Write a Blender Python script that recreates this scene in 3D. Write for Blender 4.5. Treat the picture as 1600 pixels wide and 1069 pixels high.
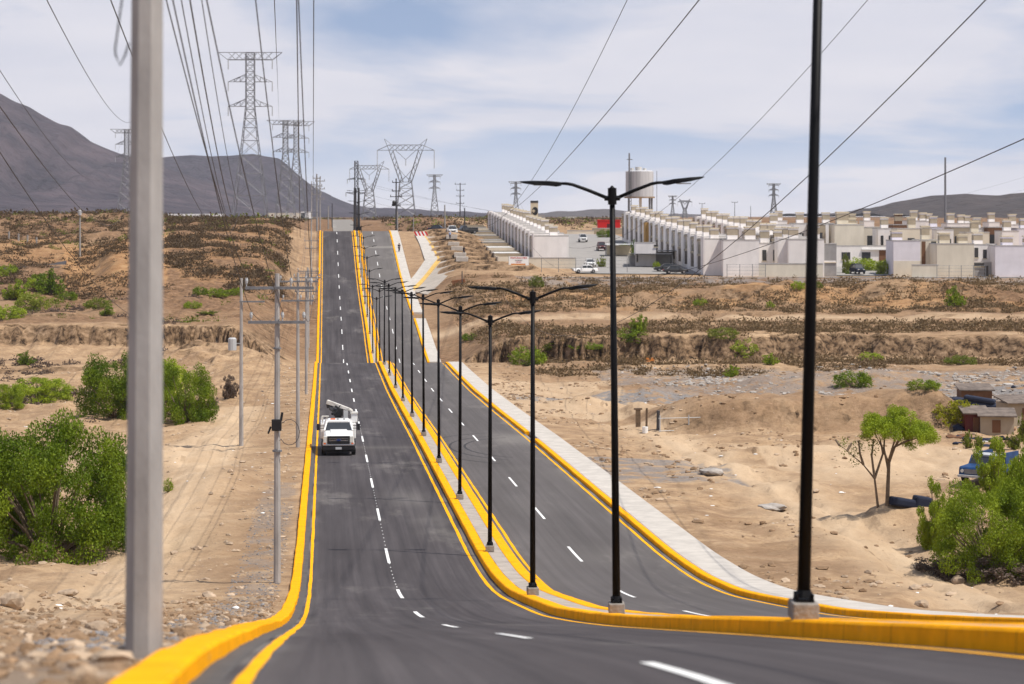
import bpy, bmesh, math, random
import numpy as np
from mathutils import Vector, Matrix
random.seed(7); rng = np.random.default_rng(7)
R = math.radians
sc = bpy.context.scene
for o in list(bpy.data.objects): bpy.data.objects.remove(o)
COL = sc.collection

# ------------------------------------------------------------------ camera
F = 3584.0; HY = 338.0                       # focal length in photo pixels, horizon row
cam = bpy.data.cameras.new('camera'); camo = bpy.data.objects.new('camera', cam); COL.objects.link(camo)
camo.location = (0, 0, 0); camo.rotation_euler = (R(90), 0, 0)
cam.sensor_width = 36; cam.lens = 36 * F / 1600
cam.shift_y = -(534.5 - HY) / 1600
cam.clip_start = 0.5; cam.clip_end = 20000
cam.dof.use_dof = True; cam.dof.focus_distance = 115; cam.dof.aperture_fstop = 1.9
sc.camera = camo
sc.render.resolution_x = 1024; sc.render.resolution_y = 684

# ------------------------------------------------------------------ light
SUN_EL = 62; SUN_AZ = -27                    # azimuth measured from +X towards +Y
sd = Vector((math.cos(R(SUN_EL)) * math.cos(R(SUN_AZ)), math.cos(R(SUN_EL)) * math.sin(R(SUN_AZ)), math.sin(R(SUN_EL))))
sl = bpy.data.lights.new('sun', 'SUN'); sl.energy = 5.0; sl.angle = R(0.5); sl.color = (1, .94, .85)
so = bpy.data.objects.new('sun', sl); COL.objects.link(so)
so.rotation_euler = sd.to_track_quat('Z', 'Y').to_euler()
sc.view_settings.view_transform = 'Standard'; sc.view_settings.look = 'None'
sc.view_settings.exposure = 0.15; sc.view_settings.gamma = 1

W = bpy.data.worlds.new('World'); sc.world = W; W.use_nodes = True
nt = W.node_tree; N = nt.nodes; L = nt.links; N.clear()
out = N.new('ShaderNodeOutputWorld'); bg = N.new('ShaderNodeBackground'); bg.inputs[1].default_value = 0.10
sky = N.new('ShaderNodeTexSky'); sky.sky_type = 'NISHITA'; sky.sun_disc = False
sky.sun_elevation = R(SUN_EL); sky.sun_rotation = math.atan2(sd.x, sd.y)
sky.air_density = 1.0; sky.dust_density = .8; sky.ozone_density = 2.5
tc = N.new('ShaderNodeTexCoord'); sep = N.new('ShaderNodeSeparateXYZ'); L.new(tc.outputs['Generated'], sep.inputs[0])
sv_ = N.new('ShaderNodeVectorMath'); sv_.operation = 'MULTIPLY_ADD'; sv_.inputs[1].default_value = (1, 1, 2.2); sv_.inputs[2].default_value = (0, 0, .2)   # the sky's blue starts low over this dry air
L.new(tc.outputs['Generated'], sv_.inputs[0]); L.new(sv_.outputs[0], sky.inputs[0])
# clouds laid on a high plane: direction / (z + small)
zz = N.new('ShaderNodeMath'); zz.operation = 'ADD'; zz.inputs[1].default_value = 0.14; L.new(sep.outputs['Z'], zz.inputs[0])
zm = N.new('ShaderNodeMath'); zm.operation = 'MAXIMUM'; zm.inputs[1].default_value = 0.03; L.new(zz.outputs[0], zm.inputs[0])
dv = N.new('ShaderNodeVectorMath'); dv.operation = 'DIVIDE'
cb = N.new('ShaderNodeCombineXYZ'); L.new(zm.outputs[0], cb.inputs[0]); L.new(zm.outputs[0], cb.inputs[1]); cb.inputs[2].default_value = 1
L.new(tc.outputs['Generated'], dv.inputs[0]); L.new(cb.outputs[0], dv.inputs[1])
mp = N.new('ShaderNodeMapping'); mp.inputs['Location'].default_value = (3.42, .35, 0); mp.inputs['Rotation'].default_value = (0, 0, R(-14)); mp.inputs['Scale'].default_value = (.8, .75, .0)
L.new(dv.outputs[0], mp.inputs['Vector'])
nz = N.new('ShaderNodeTexNoise'); nz.inputs['Scale'].default_value = 1.0; nz.inputs['Detail'].default_value = 8; nz.inputs['Roughness'].default_value = .52; nz.inputs['Distortion'].default_value = .35
L.new(mp.outputs[0], nz.inputs['Vector'])
cr = N.new('ShaderNodeValToRGB'); cr.color_ramp.elements[0].position = .37; cr.color_ramp.elements[1].position = .505
cr.color_ramp.elements[0].color = (.12, .12, .12, 1); cr.color_ramp.elements[1].color = (.95, .95, .95, 1)
L.new(nz.outputs['Fac'], cr.inputs[0])
# near the horizon everything whitens
hz = N.new('ShaderNodeMapRange'); hz.inputs['From Min'].default_value = 0.0; hz.inputs['From Max'].default_value = 0.058; hz.inputs['To Min'].default_value = 1.0; hz.inputs['To Max'].default_value = 0.0
L.new(sep.outputs['Z'], hz.inputs['Value'])
mxm = N.new('ShaderNodeMath'); mxm.operation = 'MAXIMUM'; L.new(cr.outputs[0], mxm.inputs[0]); L.new(hz.outputs[0], mxm.inputs[1])
nz2 = N.new('ShaderNodeTexNoise'); nz2.inputs['Scale'].default_value = 2.2; nz2.inputs['Detail'].default_value = 5; L.new(mp.outputs[0], nz2.inputs['Vector'])
cc = N.new('ShaderNodeValToRGB'); cc.color_ramp.elements[0].position = .35; cc.color_ramp.elements[1].position = .65
cc.color_ramp.elements[0].color = (6.7, 6.75, 7.6, 1); cc.color_ramp.elements[1].color = (7.9, 7.7, 8.2, 1)
L.new(nz2.outputs['Fac'], cc.inputs[0])
hi = N.new('ShaderNodeMapRange'); hi.inputs['From Min'].default_value = .16; hi.inputs['From Max'].default_value = .5; hi.inputs['To Min'].default_value = 1; hi.inputs['To Max'].default_value = .18
L.new(sep.outputs['Z'], hi.inputs['Value'])
mh = N.new('ShaderNodeMath'); mh.operation = 'MULTIPLY'; L.new(mxm.outputs[0], mh.inputs[0]); L.new(hi.outputs[0], mh.inputs[1])
mix = N.new('ShaderNodeMix'); mix.data_type = 'RGBA'
L.new(mh.outputs[0], mix.inputs[0]); tn = N.new('ShaderNodeMix'); tn.data_type = 'RGBA'; tn.blend_type = 'MULTIPLY'; L.new(hi.outputs[0], tn.inputs[0]); tn.inputs[7].default_value = (1.25, 1.42, 1.46, 1); L.new(sky.outputs[0], tn.inputs[6]); L.new(tn.outputs[2], mix.inputs[6]); L.new(cc.outputs[0], mix.inputs[7])
L.new(mix.outputs[2], bg.inputs[0]); L.new(bg.outputs[0], out.inputs[0])

# ------------------------------------------------------------------ helpers
def set_kind(o, kind='structure'): o['kind'] = kind; return o
def tag(o, label, cat, group=None, kind=None):
    o['label'] = label; o['category'] = cat
    if group: o['group'] = group
    if kind: o['kind'] = kind
    return o
def thing(name, label, cat, loc=(0, 0, 0), rz=0, group=None):
    o = bpy.data.objects.new(name, None); COL.objects.link(o); o.empty_display_size = .3
    o.location = loc; o.rotation_euler = (0, 0, rz)
    return tag(o, label, cat, group)
def children(o): return CH.get(o.name, [])
CH = {}
def link(o, parent=None):
    COL.objects.link(o)
    if parent is not None:
        o.parent = parent; CH.setdefault(parent.name, []).append(o)
    return o
def dup(o, loc=None, rz=None, label=None, scale=None, parent=None, cat=True, rot=None):
    c = o.copy(); link(c, parent)
    if loc is not None: c.location = loc
    if rz is not None: c.rotation_euler = (0, 0, rz)
    if rot is not None: c.rotation_euler = rot
    if scale is not None: c.scale = scale
    if label: c['label'] = label
    for ch in CH.get(o.name, []): dup(ch, parent=c)
    return c

class MB:
    def __init__(s): s.v = []; s.f = []; s.m = []
    def add(s, vs, fs, m=0):
        b = len(s.v); s.v += [tuple(v) for v in vs]; s.f += [tuple(b + i for i in f) for f in fs]; s.m += [m] * len(fs)
    def box(s, x0, x1, y0, y1, z0, z1, m=0, M=None):
        vs = [Vector(p) for p in ((x0,y0,z0),(x1,y0,z0),(x1,y1,z0),(x0,y1,z0),(x0,y0,z1),(x1,y0,z1),(x1,y1,z1),(x0,y1,z1))]
        if M is not None: vs = [M @ v for v in vs]
        s.add(vs, [(0,3,2,1),(4,5,6,7),(0,1,5,4),(1,2,6,5),(2,3,7,6),(3,0,4,7)], m)
    def tube(s, pts, rad, n=8, m=0, cap=True, ph=0):
        pts = [Vector(p) for p in pts]
        if not hasattr(rad, '__len__'): rad = [rad] * len(pts)
        b = len(s.v); k = len(pts)
        for i, p in enumerate(pts):
            d = (pts[min(i + 1, k - 1)] - pts[max(i - 1, 0)])
            if d.length < 1e-9: d = Vector((0, 0, 1))
            d.normalize()
            up = Vector((0, 1, 0)) if abs(d.z) > .9 else Vector((0, 0, 1))
            a = d.cross(up).normalized(); c = d.cross(a).normalized()
            for j in range(n):
                t = 2 * math.pi * j / n + ph
                s.v.append(tuple(p + (a * math.cos(t) + c * math.sin(t)) * rad[i]))
        for i in range(k - 1):
            for j in range(n):
                s.f.append((b+i*n+j, b+(i+1)*n+j, b+(i+1)*n+(j+1)%n, b+i*n+(j+1)%n)); s.m.append(m)
        if cap:
            s.f.append(tuple(b + j for j in range(n))); s.m.append(m)
            s.f.append(tuple(b + (k-1)*n + n-1-j for j in range(n))); s.m.append(m)
    def loft(s, secs, m=0, ch=.12):
        """sections (y, half_width_bottom, half_width_top, z0, z1[, xc]) along y -> closed body with chamfered corners"""
        rings = []
        for q in secs:
            y, wb, wt, z0, z1 = q[:5]; xc = q[5] if len(q) > 5 else 0
            c = min(ch, (z1 - z0) * .4, wt * .5)
            r = [(-wb + c*.6, z0), (wb - c*.6, z0), (wb, z0 + c*.8), (wt, z1 - c), (wt - c, z1), (-wt + c, z1), (-wt, z1 - c), (-wb, z0 + c*.8)]
            rings.append([(x + xc, y, z) for x, z in r])
        b = len(s.v)
        for r in rings: s.v += r
        n = 8
        for i in range(len(rings) - 1):
            for j in range(n):
                s.f.append((b+i*n+j, b+i*n+(j+1)%n, b+(i+1)*n+(j+1)%n, b+(i+1)*n+j)); s.m.append(m)
        s.f.append(tuple(b + n-1-j for j in range(n))); s.m.append(m)
        s.f.append(tuple(b + (len(rings)-1)*n + j for j in range(n))); s.m.append(m)
    def disc(s, c, r, axis='x', n=16, th=.1, m=0):
        a = {'x': Vector((1,0,0)), 'y': Vector((0,1,0)), 'z': Vector((0,0,1))}[axis] * th / 2
        s.tube([Vector(c) - a, Vector(c) + a], r, n, m)
    def build(s, name, mats, parent=None, bevel=0, smooth=False, label=None):
        me = bpy.data.meshes.new(name); me.from_pydata(s.v, [], s.f)
        if not isinstance(mats, (list, tuple)): mats = [mats]
        for m in mats: me.materials.append(m)
        if len(mats) > 1: me.polygons.foreach_set('material_index', s.m)
        if smooth: me.polygons.foreach_set('use_smooth', [True] * len(s.f))
        o = bpy.data.objects.new(name, me); link(o, parent)
        if bevel:
            md = o.modifiers.new('bevel', 'BEVEL'); md.width = bevel; md.segments = 2; md.limit_method = 'ANGLE'; md.angle_limit = R(35)
        if label: o['label'] = label
        return o
def np_obj(name, V, Fq, mats, parent=None, smooth=False, midx=None):
    me = bpy.data.meshes.new(name); nv = len(V); nf, k = Fq.shape
    me.vertices.add(nv); me.vertices.foreach_set('co', V.astype(np.float32).ravel())
    me.loops.add(nf * k); me.loops.foreach_set('vertex_index', Fq.astype(np.int32).ravel())
    me.polygons.add(nf); me.polygons.foreach_set('loop_start', np.arange(0, nf * k, k, dtype=np.int32))
    me.polygons.foreach_set('loop_total', np.full(nf, k, dtype=np.int32))
    for m in (mats if isinstance(mats, (list, tuple)) else [mats]): me.materials.append(m)
    if midx is not None: me.polygons.foreach_set('material_index', midx.astype(np.int32))
    me.polygons.foreach_set('use_smooth', np.full(nf, smooth, dtype=bool))
    me.update(calc_edges=True); me.validate()
    o = bpy.data.objects.new(name, me); link(o, parent); return o

# ------------------------------------------------------------------ materials
def mat(name, col, rough=.8, var=.0, vscale=3, bump=0, bscale=20, metal=0, spec=.3, col2=None, stretch=None, emit=0, var2=0, v2scale=.3):
    m = bpy.data.materials.new(name); m.use_nodes = True; t = m.node_tree; n = t.nodes; l = t.links
    p = n['Principled BSDF']; p.inputs['Roughness'].default_value = rough; p.inputs['Metallic'].default_value = metal
    p.inputs['Specular IOR Level'].default_value = spec
    p.inputs['Base Color'].default_value = (*col, 1)
    if var or bump or col2:
        tx = n.new('ShaderNodeTexCoord'); src = tx.outputs['Object']
        if stretch:
            mp = n.new('ShaderNodeMapping'); mp.inputs['Scale'].default_value = stretch; l.new(src, mp.inputs[0]); src = mp.outputs[0]
        if var or col2:
            nz = n.new('ShaderNodeTexNoise'); nz.inputs['Scale'].default_value = vscale; nz.inputs['Detail'].default_value = 6; nz.inputs['Roughness'].default_value = .6
            l.new(src, nz.inputs['Vector'])
            cr = n.new('ShaderNodeValToRGB'); cr.color_ramp.elements[0].position = .32; cr.color_ramp.elements[1].position = .68
            a = [c * (1 - var) for c in col]; b = list(col2) if col2 else [min(1, c * (1 + var)) for c in col]
            cr.color_ramp.elements[0].color = (*a, 1); cr.color_ramp.elements[1].color = (*b, 1)
            l.new(nz.outputs['Fac'], cr.inputs[0]); l.new(cr.outputs[0], p.inputs['Base Color'])
        if bump:
            nb = n.new('ShaderNodeTexNoise'); nb.inputs['Scale'].default_value = bscale; nb.inputs['Detail'].default_value = 5; l.new(src, nb.inputs['Vector'])
            bp = n.new('ShaderNodeBump'); bp.inputs['Strength'].default_value = bump; bp.inputs['Distance'].default_value = .05
            l.new(nb.outputs['Fac'], bp.inputs['Height']); l.new(bp.outputs[0], p.inputs['Normal'])
    return m
def leafmat(name, c1, c2):
    m = bpy.data.materials.new(name); m.use_nodes = True; t = m.node_tree; n = t.nodes; l = t.links
    p = n['Principled BSDF']; p.inputs['Roughness'].default_value = .6; p.inputs['Specular IOR Level'].default_value = .25
    tx = n.new('ShaderNodeTexCoord'); nz = n.new('ShaderNodeTexNoise'); nz.inputs['Scale'].default_value = 1.6; nz.inputs['Detail'].default_value = 6; nz.inputs['Roughness'].default_value = .7
    l.new(tx.outputs['Object'], nz.inputs['Vector'])
    oi = n.new('ShaderNodeObjectInfo'); ad = n.new('ShaderNodeMath'); ad.operation = 'MULTIPLY_ADD'; ad.inputs[1].default_value = .35; ad.inputs[2].default_value = -.17
    l.new(oi.outputs['Random'], ad.inputs[0]); a2 = n.new('ShaderNodeMath'); a2.operation = 'ADD'; l.new(ad.outputs[0], a2.inputs[0]); l.new(nz.outputs['Fac'], a2.inputs[1])
    cr = n.new('ShaderNodeValToRGB'); cr.color_ramp.elements[0].position = .3; cr.color_ramp.elements[1].position = .7
    cr.color_ramp.elements[0].color = (*c1, 1); cr.color_ramp.elements[1].color = (*c2, 1)
    l.new(a2.outputs[0], cr.inputs[0]); l.new(cr.outputs[0], p.inputs['Base Color'])
    tr = n.new('ShaderNodeBsdfTranslucent'); l.new(cr.outputs[0], tr.inputs['Color'])
    mx = n.new('ShaderNodeMixShader'); mx.inputs[0].default_value = .35
    l.new(p.outputs[0], mx.inputs[1]); l.new(tr.outputs[0], mx.inputs[2]); l.new(mx.outputs[0], n['Material Output'].inputs[0])
    return m

M = {}
M['yellow'] = mat('yellow_paint', (.86, .37, .001), .75, .12, 2.5, .2, 30, spec=.06)
M['yellow_line'] = mat('yellow_line_paint', (.82, .385, .002), .75, .2, 6, .2, 40, spec=.08)
M['white_line'] = mat('white_line_paint', (.78, .78, .76), .6, .12, 8)
M['median_concrete'] = mat('median_concrete', (.36, .315, .27), .9, .2, 1.5, .2, 20)
M['concrete'] = mat('concrete', (.47, .435, .39), .85, .14, 1.2, .3, 25)
M['concrete_pole'] = mat('concrete_pole', (.35, .33, .315), .85, .2, 3, .12, 40, stretch=(1, 1, .3))
M['far_pole'] = mat('weathered_pole', (.30, .285, .27), .85, .2, 3, stretch=(1, 1, .3))
M['block'] = mat('footing_concrete', (.25, .225, .20), .9, .25, 5, .4, 25)
M['black'] = mat('black_paint', (.005, .005, .006), .5, .2, 4, spec=.12)
M['lens'] = mat('lamp_lens', (.35, .37, .38), .25)
M['steel'] = mat('galvanised_steel', (.20, .205, .22), .55, .2, 3, metal=.3)
M['dark_steel'] = mat('dark_steel', (.05, .05, .055), .5)
M['wire'] = mat('cable', (.035, .033, .04), .6)
M['wall_w'] = mat('white_wall', (.78, .74, .71), .9, .09, .6, .1, 10, stretch=(1, 1, .35))
M['wall_c'] = mat('cream_wall', (.65, .59, .48), .9, .09, .6, stretch=(1, 1, .35))
M['wall_g'] = mat('grey_block_wall', (.30, .29, .285), .9, .12, 1.2)
M['wall_l'] = mat('lilac_white_wall', (.70, .665, .70), .9, .07, .6)
M['beige'] = mat('beige_plaster', (.36, .30, .22), .9, .12, 1)
M['brown'] = mat('brown_plaster', (.17, .085, .045), .9, .15, 1)
M['cap'] = mat('cream_trim', (.60, .52, .38), .85, .1, 1)
M['glass'] = mat('dark_window', (.035, .038, .042), .15, spec=.6)
M['door'] = mat('dark_door', (.09, .07, .055), .6)
M['tank'] = mat('black_water_tank', (.02, .02, .022), .5)
M['roof'] = mat('roof_slab', (.42, .40, .38), .9, .15, 1)
M['sheet'] = mat('white_sheet_roof', (.80, .80, .78), .4)
M['orange'] = mat('orange_trim', (.60, .22, .05), .8)
M['white_paint'] = mat('white_car_paint', (.78, .78, .77), .25, spec=.5)
M['grime'] = mat('white_boom_paint', (.58, .56, .52), .5, .25, 4)
M['rubber'] = mat('tyre_rubber', (.015, .015, .015), .85)
M['rim'] = mat('wheel_rim', (.35, .35, .36), .35, metal=.7)
M['chrome'] = mat('chrome', (.55, .55, .56), .25, metal=.9)
M['plastic'] = mat('black_plastic', (.015, .015, .017), .5)
M['lamp'] = mat('headlight_glass', (.62, .62, .58), .12, spec=.6)
M['amber'] = mat('amber_beacon', (.65, .12, .02), .3)
M['red'] = mat('red_paint', (.55, .01, .01), .6)
M['maroon'] = mat('maroon_car_paint', (.10, .012, .015), .3)
M['blue'] = mat('faded_blue_paint', (.012, .05, .15), .5, .25, 2)
M['navy'] = mat('navy_cloth', (.015, .02, .04), .9)
M['skin'] = mat('skin', (.32, .17, .11), .7)
M['greybox'] = mat('grey_enamel', (.42, .43, .44), .5)
M['bark'] = mat('bark', (.17, .125, .085), .95, .3, 4, .5, 20)
M['twig'] = mat('dry_twigs', (.13, .085, .06), .95, .35, 2)
M['leaf_a'] = leafmat('leaves_green', (.09, .15, .005), (.34, .42, .025))
M['leaf_b'] = leafmat('leaves_olive', (.075, .10, .010), (.25, .29, .03))
M['leaf_y'] = leafmat('leaves_yellow_green', (.11, .13, .006), (.34, .33, .015))
M['scrub'] = leafmat('scrub_leaves', (.065, .042, .025), (.20, .135, .065))
M['dry'] = leafmat('dry_brush', (.10, .07, .055), (.20, .15, .12))
M['rock'] = mat('pale_rock', (.38, .285, .20), .95, .35, 2, .5, 12)
M['slab'] = mat('broken_concrete', (.33, .30, .27), .9, .25, 3, .4, 12)
M['gravel'] = mat('crushed_gravel', (.20, .19, .19), .95, .35, 6, .6, 10)
M['wood'] = mat('weathered_wood', (.14, .095, .06), .9, .3, 5)

# ------------------------------------------------------------------ noise (numpy)
PERM = rng.permutation(512); GV = rng.random(512)
def vnoise(x, y):
    x = np.asarray(x, float); y = np.asarray(y, float)
    xi = np.floor(x).astype(np.int64); yi = np.floor(y).astype(np.int64); fx = x - xi; fy = y - yi
    fx = fx*fx*fx*(fx*(fx*6-15)+10); fy = fy*fy*fy*(fy*(fy*6-15)+10)
    h = lambda a, b: GV[(PERM[(a & 511)] + b) & 511]
    return (h(xi, yi)*(1-fx) + h(xi+1, yi)*fx)*(1-fy) + (h(xi, yi+1)*(1-fx) + h(xi+1, yi+1)*fx)*fy
def fbm(x, y, o=4, g=.5):
    s = 0; a = 1; n = 0
    for i in range(o):
        s = s + a * vnoise(x * 2**i + 17.3*i, y * 2**i + 9.1*i); n += a; a *= g
    return s / n * 2 - 1
def sstep(a, b, x): t = np.clip((x - a) / (b - a), 0, 1); return t*t*(3-2*t)

# ------------------------------------------------------------------ road line and profile
PT = np.array([(-60,-1.6),(0,-1.6),(6,-1.85),(13.5,-2.78),(20,-3.8),(29.6,-5.42),(45,-8.05),(52,-9.2),(60,-10.45),(68,-11.5),(75,-12.4),(82,-13.0),
 (90,-13.35),(105,-13.65),(120,-13.95),(135,-14.25),(150,-14.55),(180,-15.3),(210,-15.95),(240,-16.3),(256,-16.42),(262,-16.7),(275,-18.8),(288,-19.7),
 (298,-19.6),(305,-19.1),(318,-18.2),(334,-16.8),(350,-15.6),(366,-14.7),(382,-13.6),(398,-12.3),(414,-10.8),(430,-9.0),(446,-7.1),(464,-4.95),(480,-3.35),
 (486,-3.1),(500,-3.7),(540,-5),(600,-3.9),(700,-1.7),(760,-1.1),(850,-1.4),(1000,-1.8),(2000,-2),(9500,-2)])
GD = np.arange(-60, 1200, .5); GZ = np.interp(GD, PT[:,0], PT[:,1]); k = np.ones(9)/9
GZs = np.convolve(np.pad(GZ, 4, 'edge'), k, 'valid'); GZs = np.convolve(np.pad(GZs, 4, 'edge'), k, 'valid')
def P(D): D = np.asarray(D, float); return np.where(D < 1195, np.interp(D, GD, GZs), np.interp(D, PT[:,0], PT[:,1]))
def C(D): D = np.asarray(D, float); return 2.45 - .0815*D + 2.9*sstep(500, 580, D)
LC = [(-400,),(0,),(130,),(190,),(300,),(450,)]
LEFT = {0:[(258,-16.5),(272,-18.4),(288,-17.6),(298,-16.5),(299.6,-14.2),(330,-13.2),(360,-10.8),(395,-9.3),(400,-9.1),(430,-5),(445,-4.5),(460,-7),(500,-1.5),(530,.5),(600,.3),(800,-1.5),(1500,-2)],
 130:[(258,-16.5),(272,-18.4),(288,-17.6),(298,-16.5),(299.6,-14.2),(340,-12.5),(380,-10.2),(410,-8),(440,-5),(500,-1),(530,.5),(600,.3),(800,-1.5),(1500,-2)],
 190:[(258,-16.5),(272,-18.4),(288,-17.6),(298,-16.5),(299.6,-14.2),(350,-11.5),(380,-7),(400,-5.6),(440,-4.6),(520,.4),(600,.2),(800,-1.5),(1500,-2)],
 300:[(258,-16.5),(272,-18.4),(288,-17.6),(298,-16.5),(299.6,-14.2),(335,-12.2),(355,-10.3),(400,-5.6),(450,-2),(500,-.8),(540,-.6),(800,-2),(1500,-2)],
 450:[(258,-16.5),(272,-18.4),(288,-17.8),(298,-16.8),(299.6,-14.5),(340,-12.5),(365,-10),(400,-6.5),(450,-2),(480,-1),(540,-1),(800,-2),(1500,-2)]}
RIGHT = {700:[(258,-16.5),(268,-19),(298,-19.5),(299.6,-16),(340,-14.5),(365,-12.4),(400,-9.8),(440,-7),(470,-4.3),(490,-3.3),(520,-3.6),(600,-2),(700,-.8),(900,-1.2),(1500,-2)],
 780:[(258,-16.5),(268,-19),(298,-19.5),(299.6,-15.8),(340,-14.3),(365,-12.5),(380,-11),(400,-10),(440,-7.9),(500,-5.4),(560,-4.2),(650,-2.5),(800,-1.5),(1500,-2)],
 900:[(258,-16.5),(268,-18.5),(298,-19),(299.6,-15.6),(330,-14.5),(350,-13.7),(365,-12),(385,-10.8),(400,-10.3),(420,-9.4),(510,-5.6),(560,-4.4),(620,-3.6),(700,-2.2),(900,-1.5),(1500,-2)],
 1100:[(258,-16.5),(268,-18),(298,-18.5),(299.6,-15.4),(330,-14.5),(352,-13.8),(362,-12),(385,-10.6),(400,-10.3),(420,-9.6),(510,-5.6),(600,-4),(800,-2),(1500,-2)],
 1600:[(258,-16.5),(268,-18),(298,-18.5),(299.6,-15.6),(330,-14.6),(352,-13.6),(362,-11.9),(390,-10.7),(400,-10.4),(430,-9.2),(520,-6),(700,-3),(1000,-2),(1500,-2)]}
TG = np.arange(200, 1600, .5)
def prof(t): a = np.array(t); z = np.interp(TG, a[:,0], a[:,1]); kk = np.ones(3)/3; return np.convolve(np.pad(z, 1, 'edge'), kk, 'valid')
LP = [(k, prof(v)) for k, v in LEFT.items()]; RP = [(k, prof(v)) for k, v in RIGHT.items()]
def sidez(px, D, tab):
    ks = [a for a, _ in tab]; i = (D - 200) / .5; i = np.clip(i, 0, len(TG) - 1.001); i0 = i.astype(int); f = i - i0
    Z = [z[i0]*(1-f) + z[i0+1]*f for _, z in tab]
    r = Z[0] * 1.0
    for j in range(len(ks) - 1):
        w = np.clip((px - ks[j]) / (ks[j+1] - ks[j]), 0, 1); w = w*w*(3-2*w); r = r*(1-w) + Z[j+1]*w
    return r
BUMPS = [(12.5,128,2.2,2.6,.7),(15,117,2.2,2.4,.8),(17.5,103,2.8,2,1.0),(24,86,3.5,2.4,.9),(13,94,1.8,4,.6),(20,75,3,2.2,.7),(27,120,4,2.5,.6),(10,178,2.5,3,1.0),(6,192,3,3,.8),(16,140,3,2,.6),(21,112,2,2,.5),(-17,66,4,3,.7),(-15,120,2,9,.8),(-22,100,4,4,.7),(-25,140,5,3,.7),(-34,190,5,4,.9),(-26,205,4,4,.8),(-9.5,52,2,3,.3),
  # X, D, sx, sd, h, noise amount : heaps and berms
 (11.5,205,5,5,1.1),(-31.5,247,5.5,9,2.4),(-38,251,6,6,1.2),(-26,238,4,7,1.2),(25,214,7,8,1.3),(36,222,8,8,1.5),(44,205,8,8,1.2),
 (19,100,6,3.5,.7),(28,96,5,4,.7),(9.6,150,3,4,.5),(-18,57,5,6,.5),(-12,40,4,6,.35),(21,356,5,4,1.6),(27,352,7,3,1.0),(42,362,8,4,1.5),(58,362,9,4,1.8),(70,360,9,4,1.6),(34,362,4,3,1.2),(48,157,7,5,1.2),(31,190,6,7,1.2)]
def zg(X, D, detail=True):
    X = np.atleast_1d(np.asarray(X, float)); D = np.atleast_1d(np.asarray(D, float))
    t = X - C(D); p = P(D); Dp = np.maximum(D, 60); px = 800 + F * X / Dp
    warp = sstep(262, 285, D) * (1 - sstep(330, 370, D))
    De = D + warp * (fbm(X/14, D/60, 3) * 5 + fbm(X/2.6, D/9, 3) * 2.2 + np.abs(fbm(X/1.1+5, D/40, 3)) * 4.5 + np.abs(fbm(X/4.4+15, D/60, 3)) * 5.0)
    zl = sidez(px, De, LP); zr = sidez(px, De, RP)
    far = D > 257
    wl = sstep(-5, -15, t) if False else np.clip((-5 - t) / 10, 0, 1); wl = wl*wl*(3-2*wl)
    wr = np.clip((t - 13.4) / 9, 0, 1); wr = wr*wr*(3-2*wr)
    z = np.where(far, p + (zl - p) * wl * (t < 0) + (zr - p) * wr * (t > 0), p)
    # blend at the arroyo lip
    z = np.where((D > 250) & (D <= 258), p, z)
    off = np.maximum(np.clip((-4.2 - t) / 5, 0, 1), np.clip((t - 13.3) / 5, 0, 1))
    for (bx, bd, sx, s2, h) in BUMPS:
        e = ((X - bx) / sx)**2 + ((D - bd) / s2)**2
        z = z + off * h * np.exp(-e) * (1 + .35 * fbm(X/2.2, D/2.2, 3))
    # left and right side falls a touch below the near road
    z = z - .35 * np.clip((t - 14) / 6, 0, 1) * (D < 250) - .45 * np.clip((-5 - t) / 10, 0, 1) * (D > 60) * (D < 250) * np.clip((D - 60) / 20, 0, 1)
    if detail:
        amp = .26 + .0 * D
        amp = np.where(D < 60, .13, amp); amp = np.where((D > 335) & (t > 0) & (t < 40), .10, amp); amp = np.where((D > 310) & (D < 520) & (t < 0), .55, amp)
        amp = np.where((D > 385) & (t > 40) & (D < 600), .05, amp); amp = np.where(D > 600, .5, amp)
        z = z + off * (amp * 2 * fbm(X/9, D/12, 5, .55) + .13 * fbm(X/1.1, D/1.4, 3, .6) * (D < 300))
        z = z - off * (D > 66) * (D < 300) * np.clip(np.abs(fbm(X/5+30, D/9, 5, .6)) * 1.3 - .12, 0, .8) * .55
        rug = sstep(430, 450, D) * (1 - sstep(510, 525, D)) * (px < 260)
        z = z + off * rug * (np.abs(fbm(X/7, D/9, 4)) * 2.2 - .4)
        # terraces cut below the left housing row
        ter = sstep(17, 20.5, t) * (1 - sstep(34, 37, t)) * sstep(398, 406, D) * (1 - sstep(486, 494, D)) * (t > 0)
        ph = (D + .12 * X) / 9.0; fr = ph - np.floor(ph)
        z = z + ter * (sstep(0, .14, fr) - fr) * 1.25
        berm = sstep(8, 14.5, X) * (1 - sstep(30, 36, X)); De2 = D + 1.6 * fbm(X/4, D/30, 3)
        z = z + berm * (sstep(162, 166.5, De2) * (1 - sstep(170, 184, De2))) * (2.4 + .6 * fbm(X/5, D/9, 3))
        mid = sstep(302, 310, D) * (1 - sstep(378, 386, D)) * (t > 17)
        z = z - off * mid * np.clip(np.abs(fbm(X/9+3, D/7, 4)) * 2.6 - .35, 0, 2)
        # right platform wheel ruts
        rut = np.exp(-((t - 19.6) / .35)**2) + np.exp(-((t - 21.4) / .35)**2)
        z = z - .16 * rut * (D < 150)
        z = z - .10 * (np.exp(-((t + 9.0) / .3)**2) + np.exp(-((t + 10.6) / .3)**2)) * (D > 50) * (D < 190)
    z = z - .16 * ((t > -3.5) & (t < 12.8)) * (D < 1000)
    return z
def Zg(X, D): return float(zg(X, D)[0])
_DD = np.concatenate([np.arange(13, 330, .4), np.arange(330, 1100, 1.0)])
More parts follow.
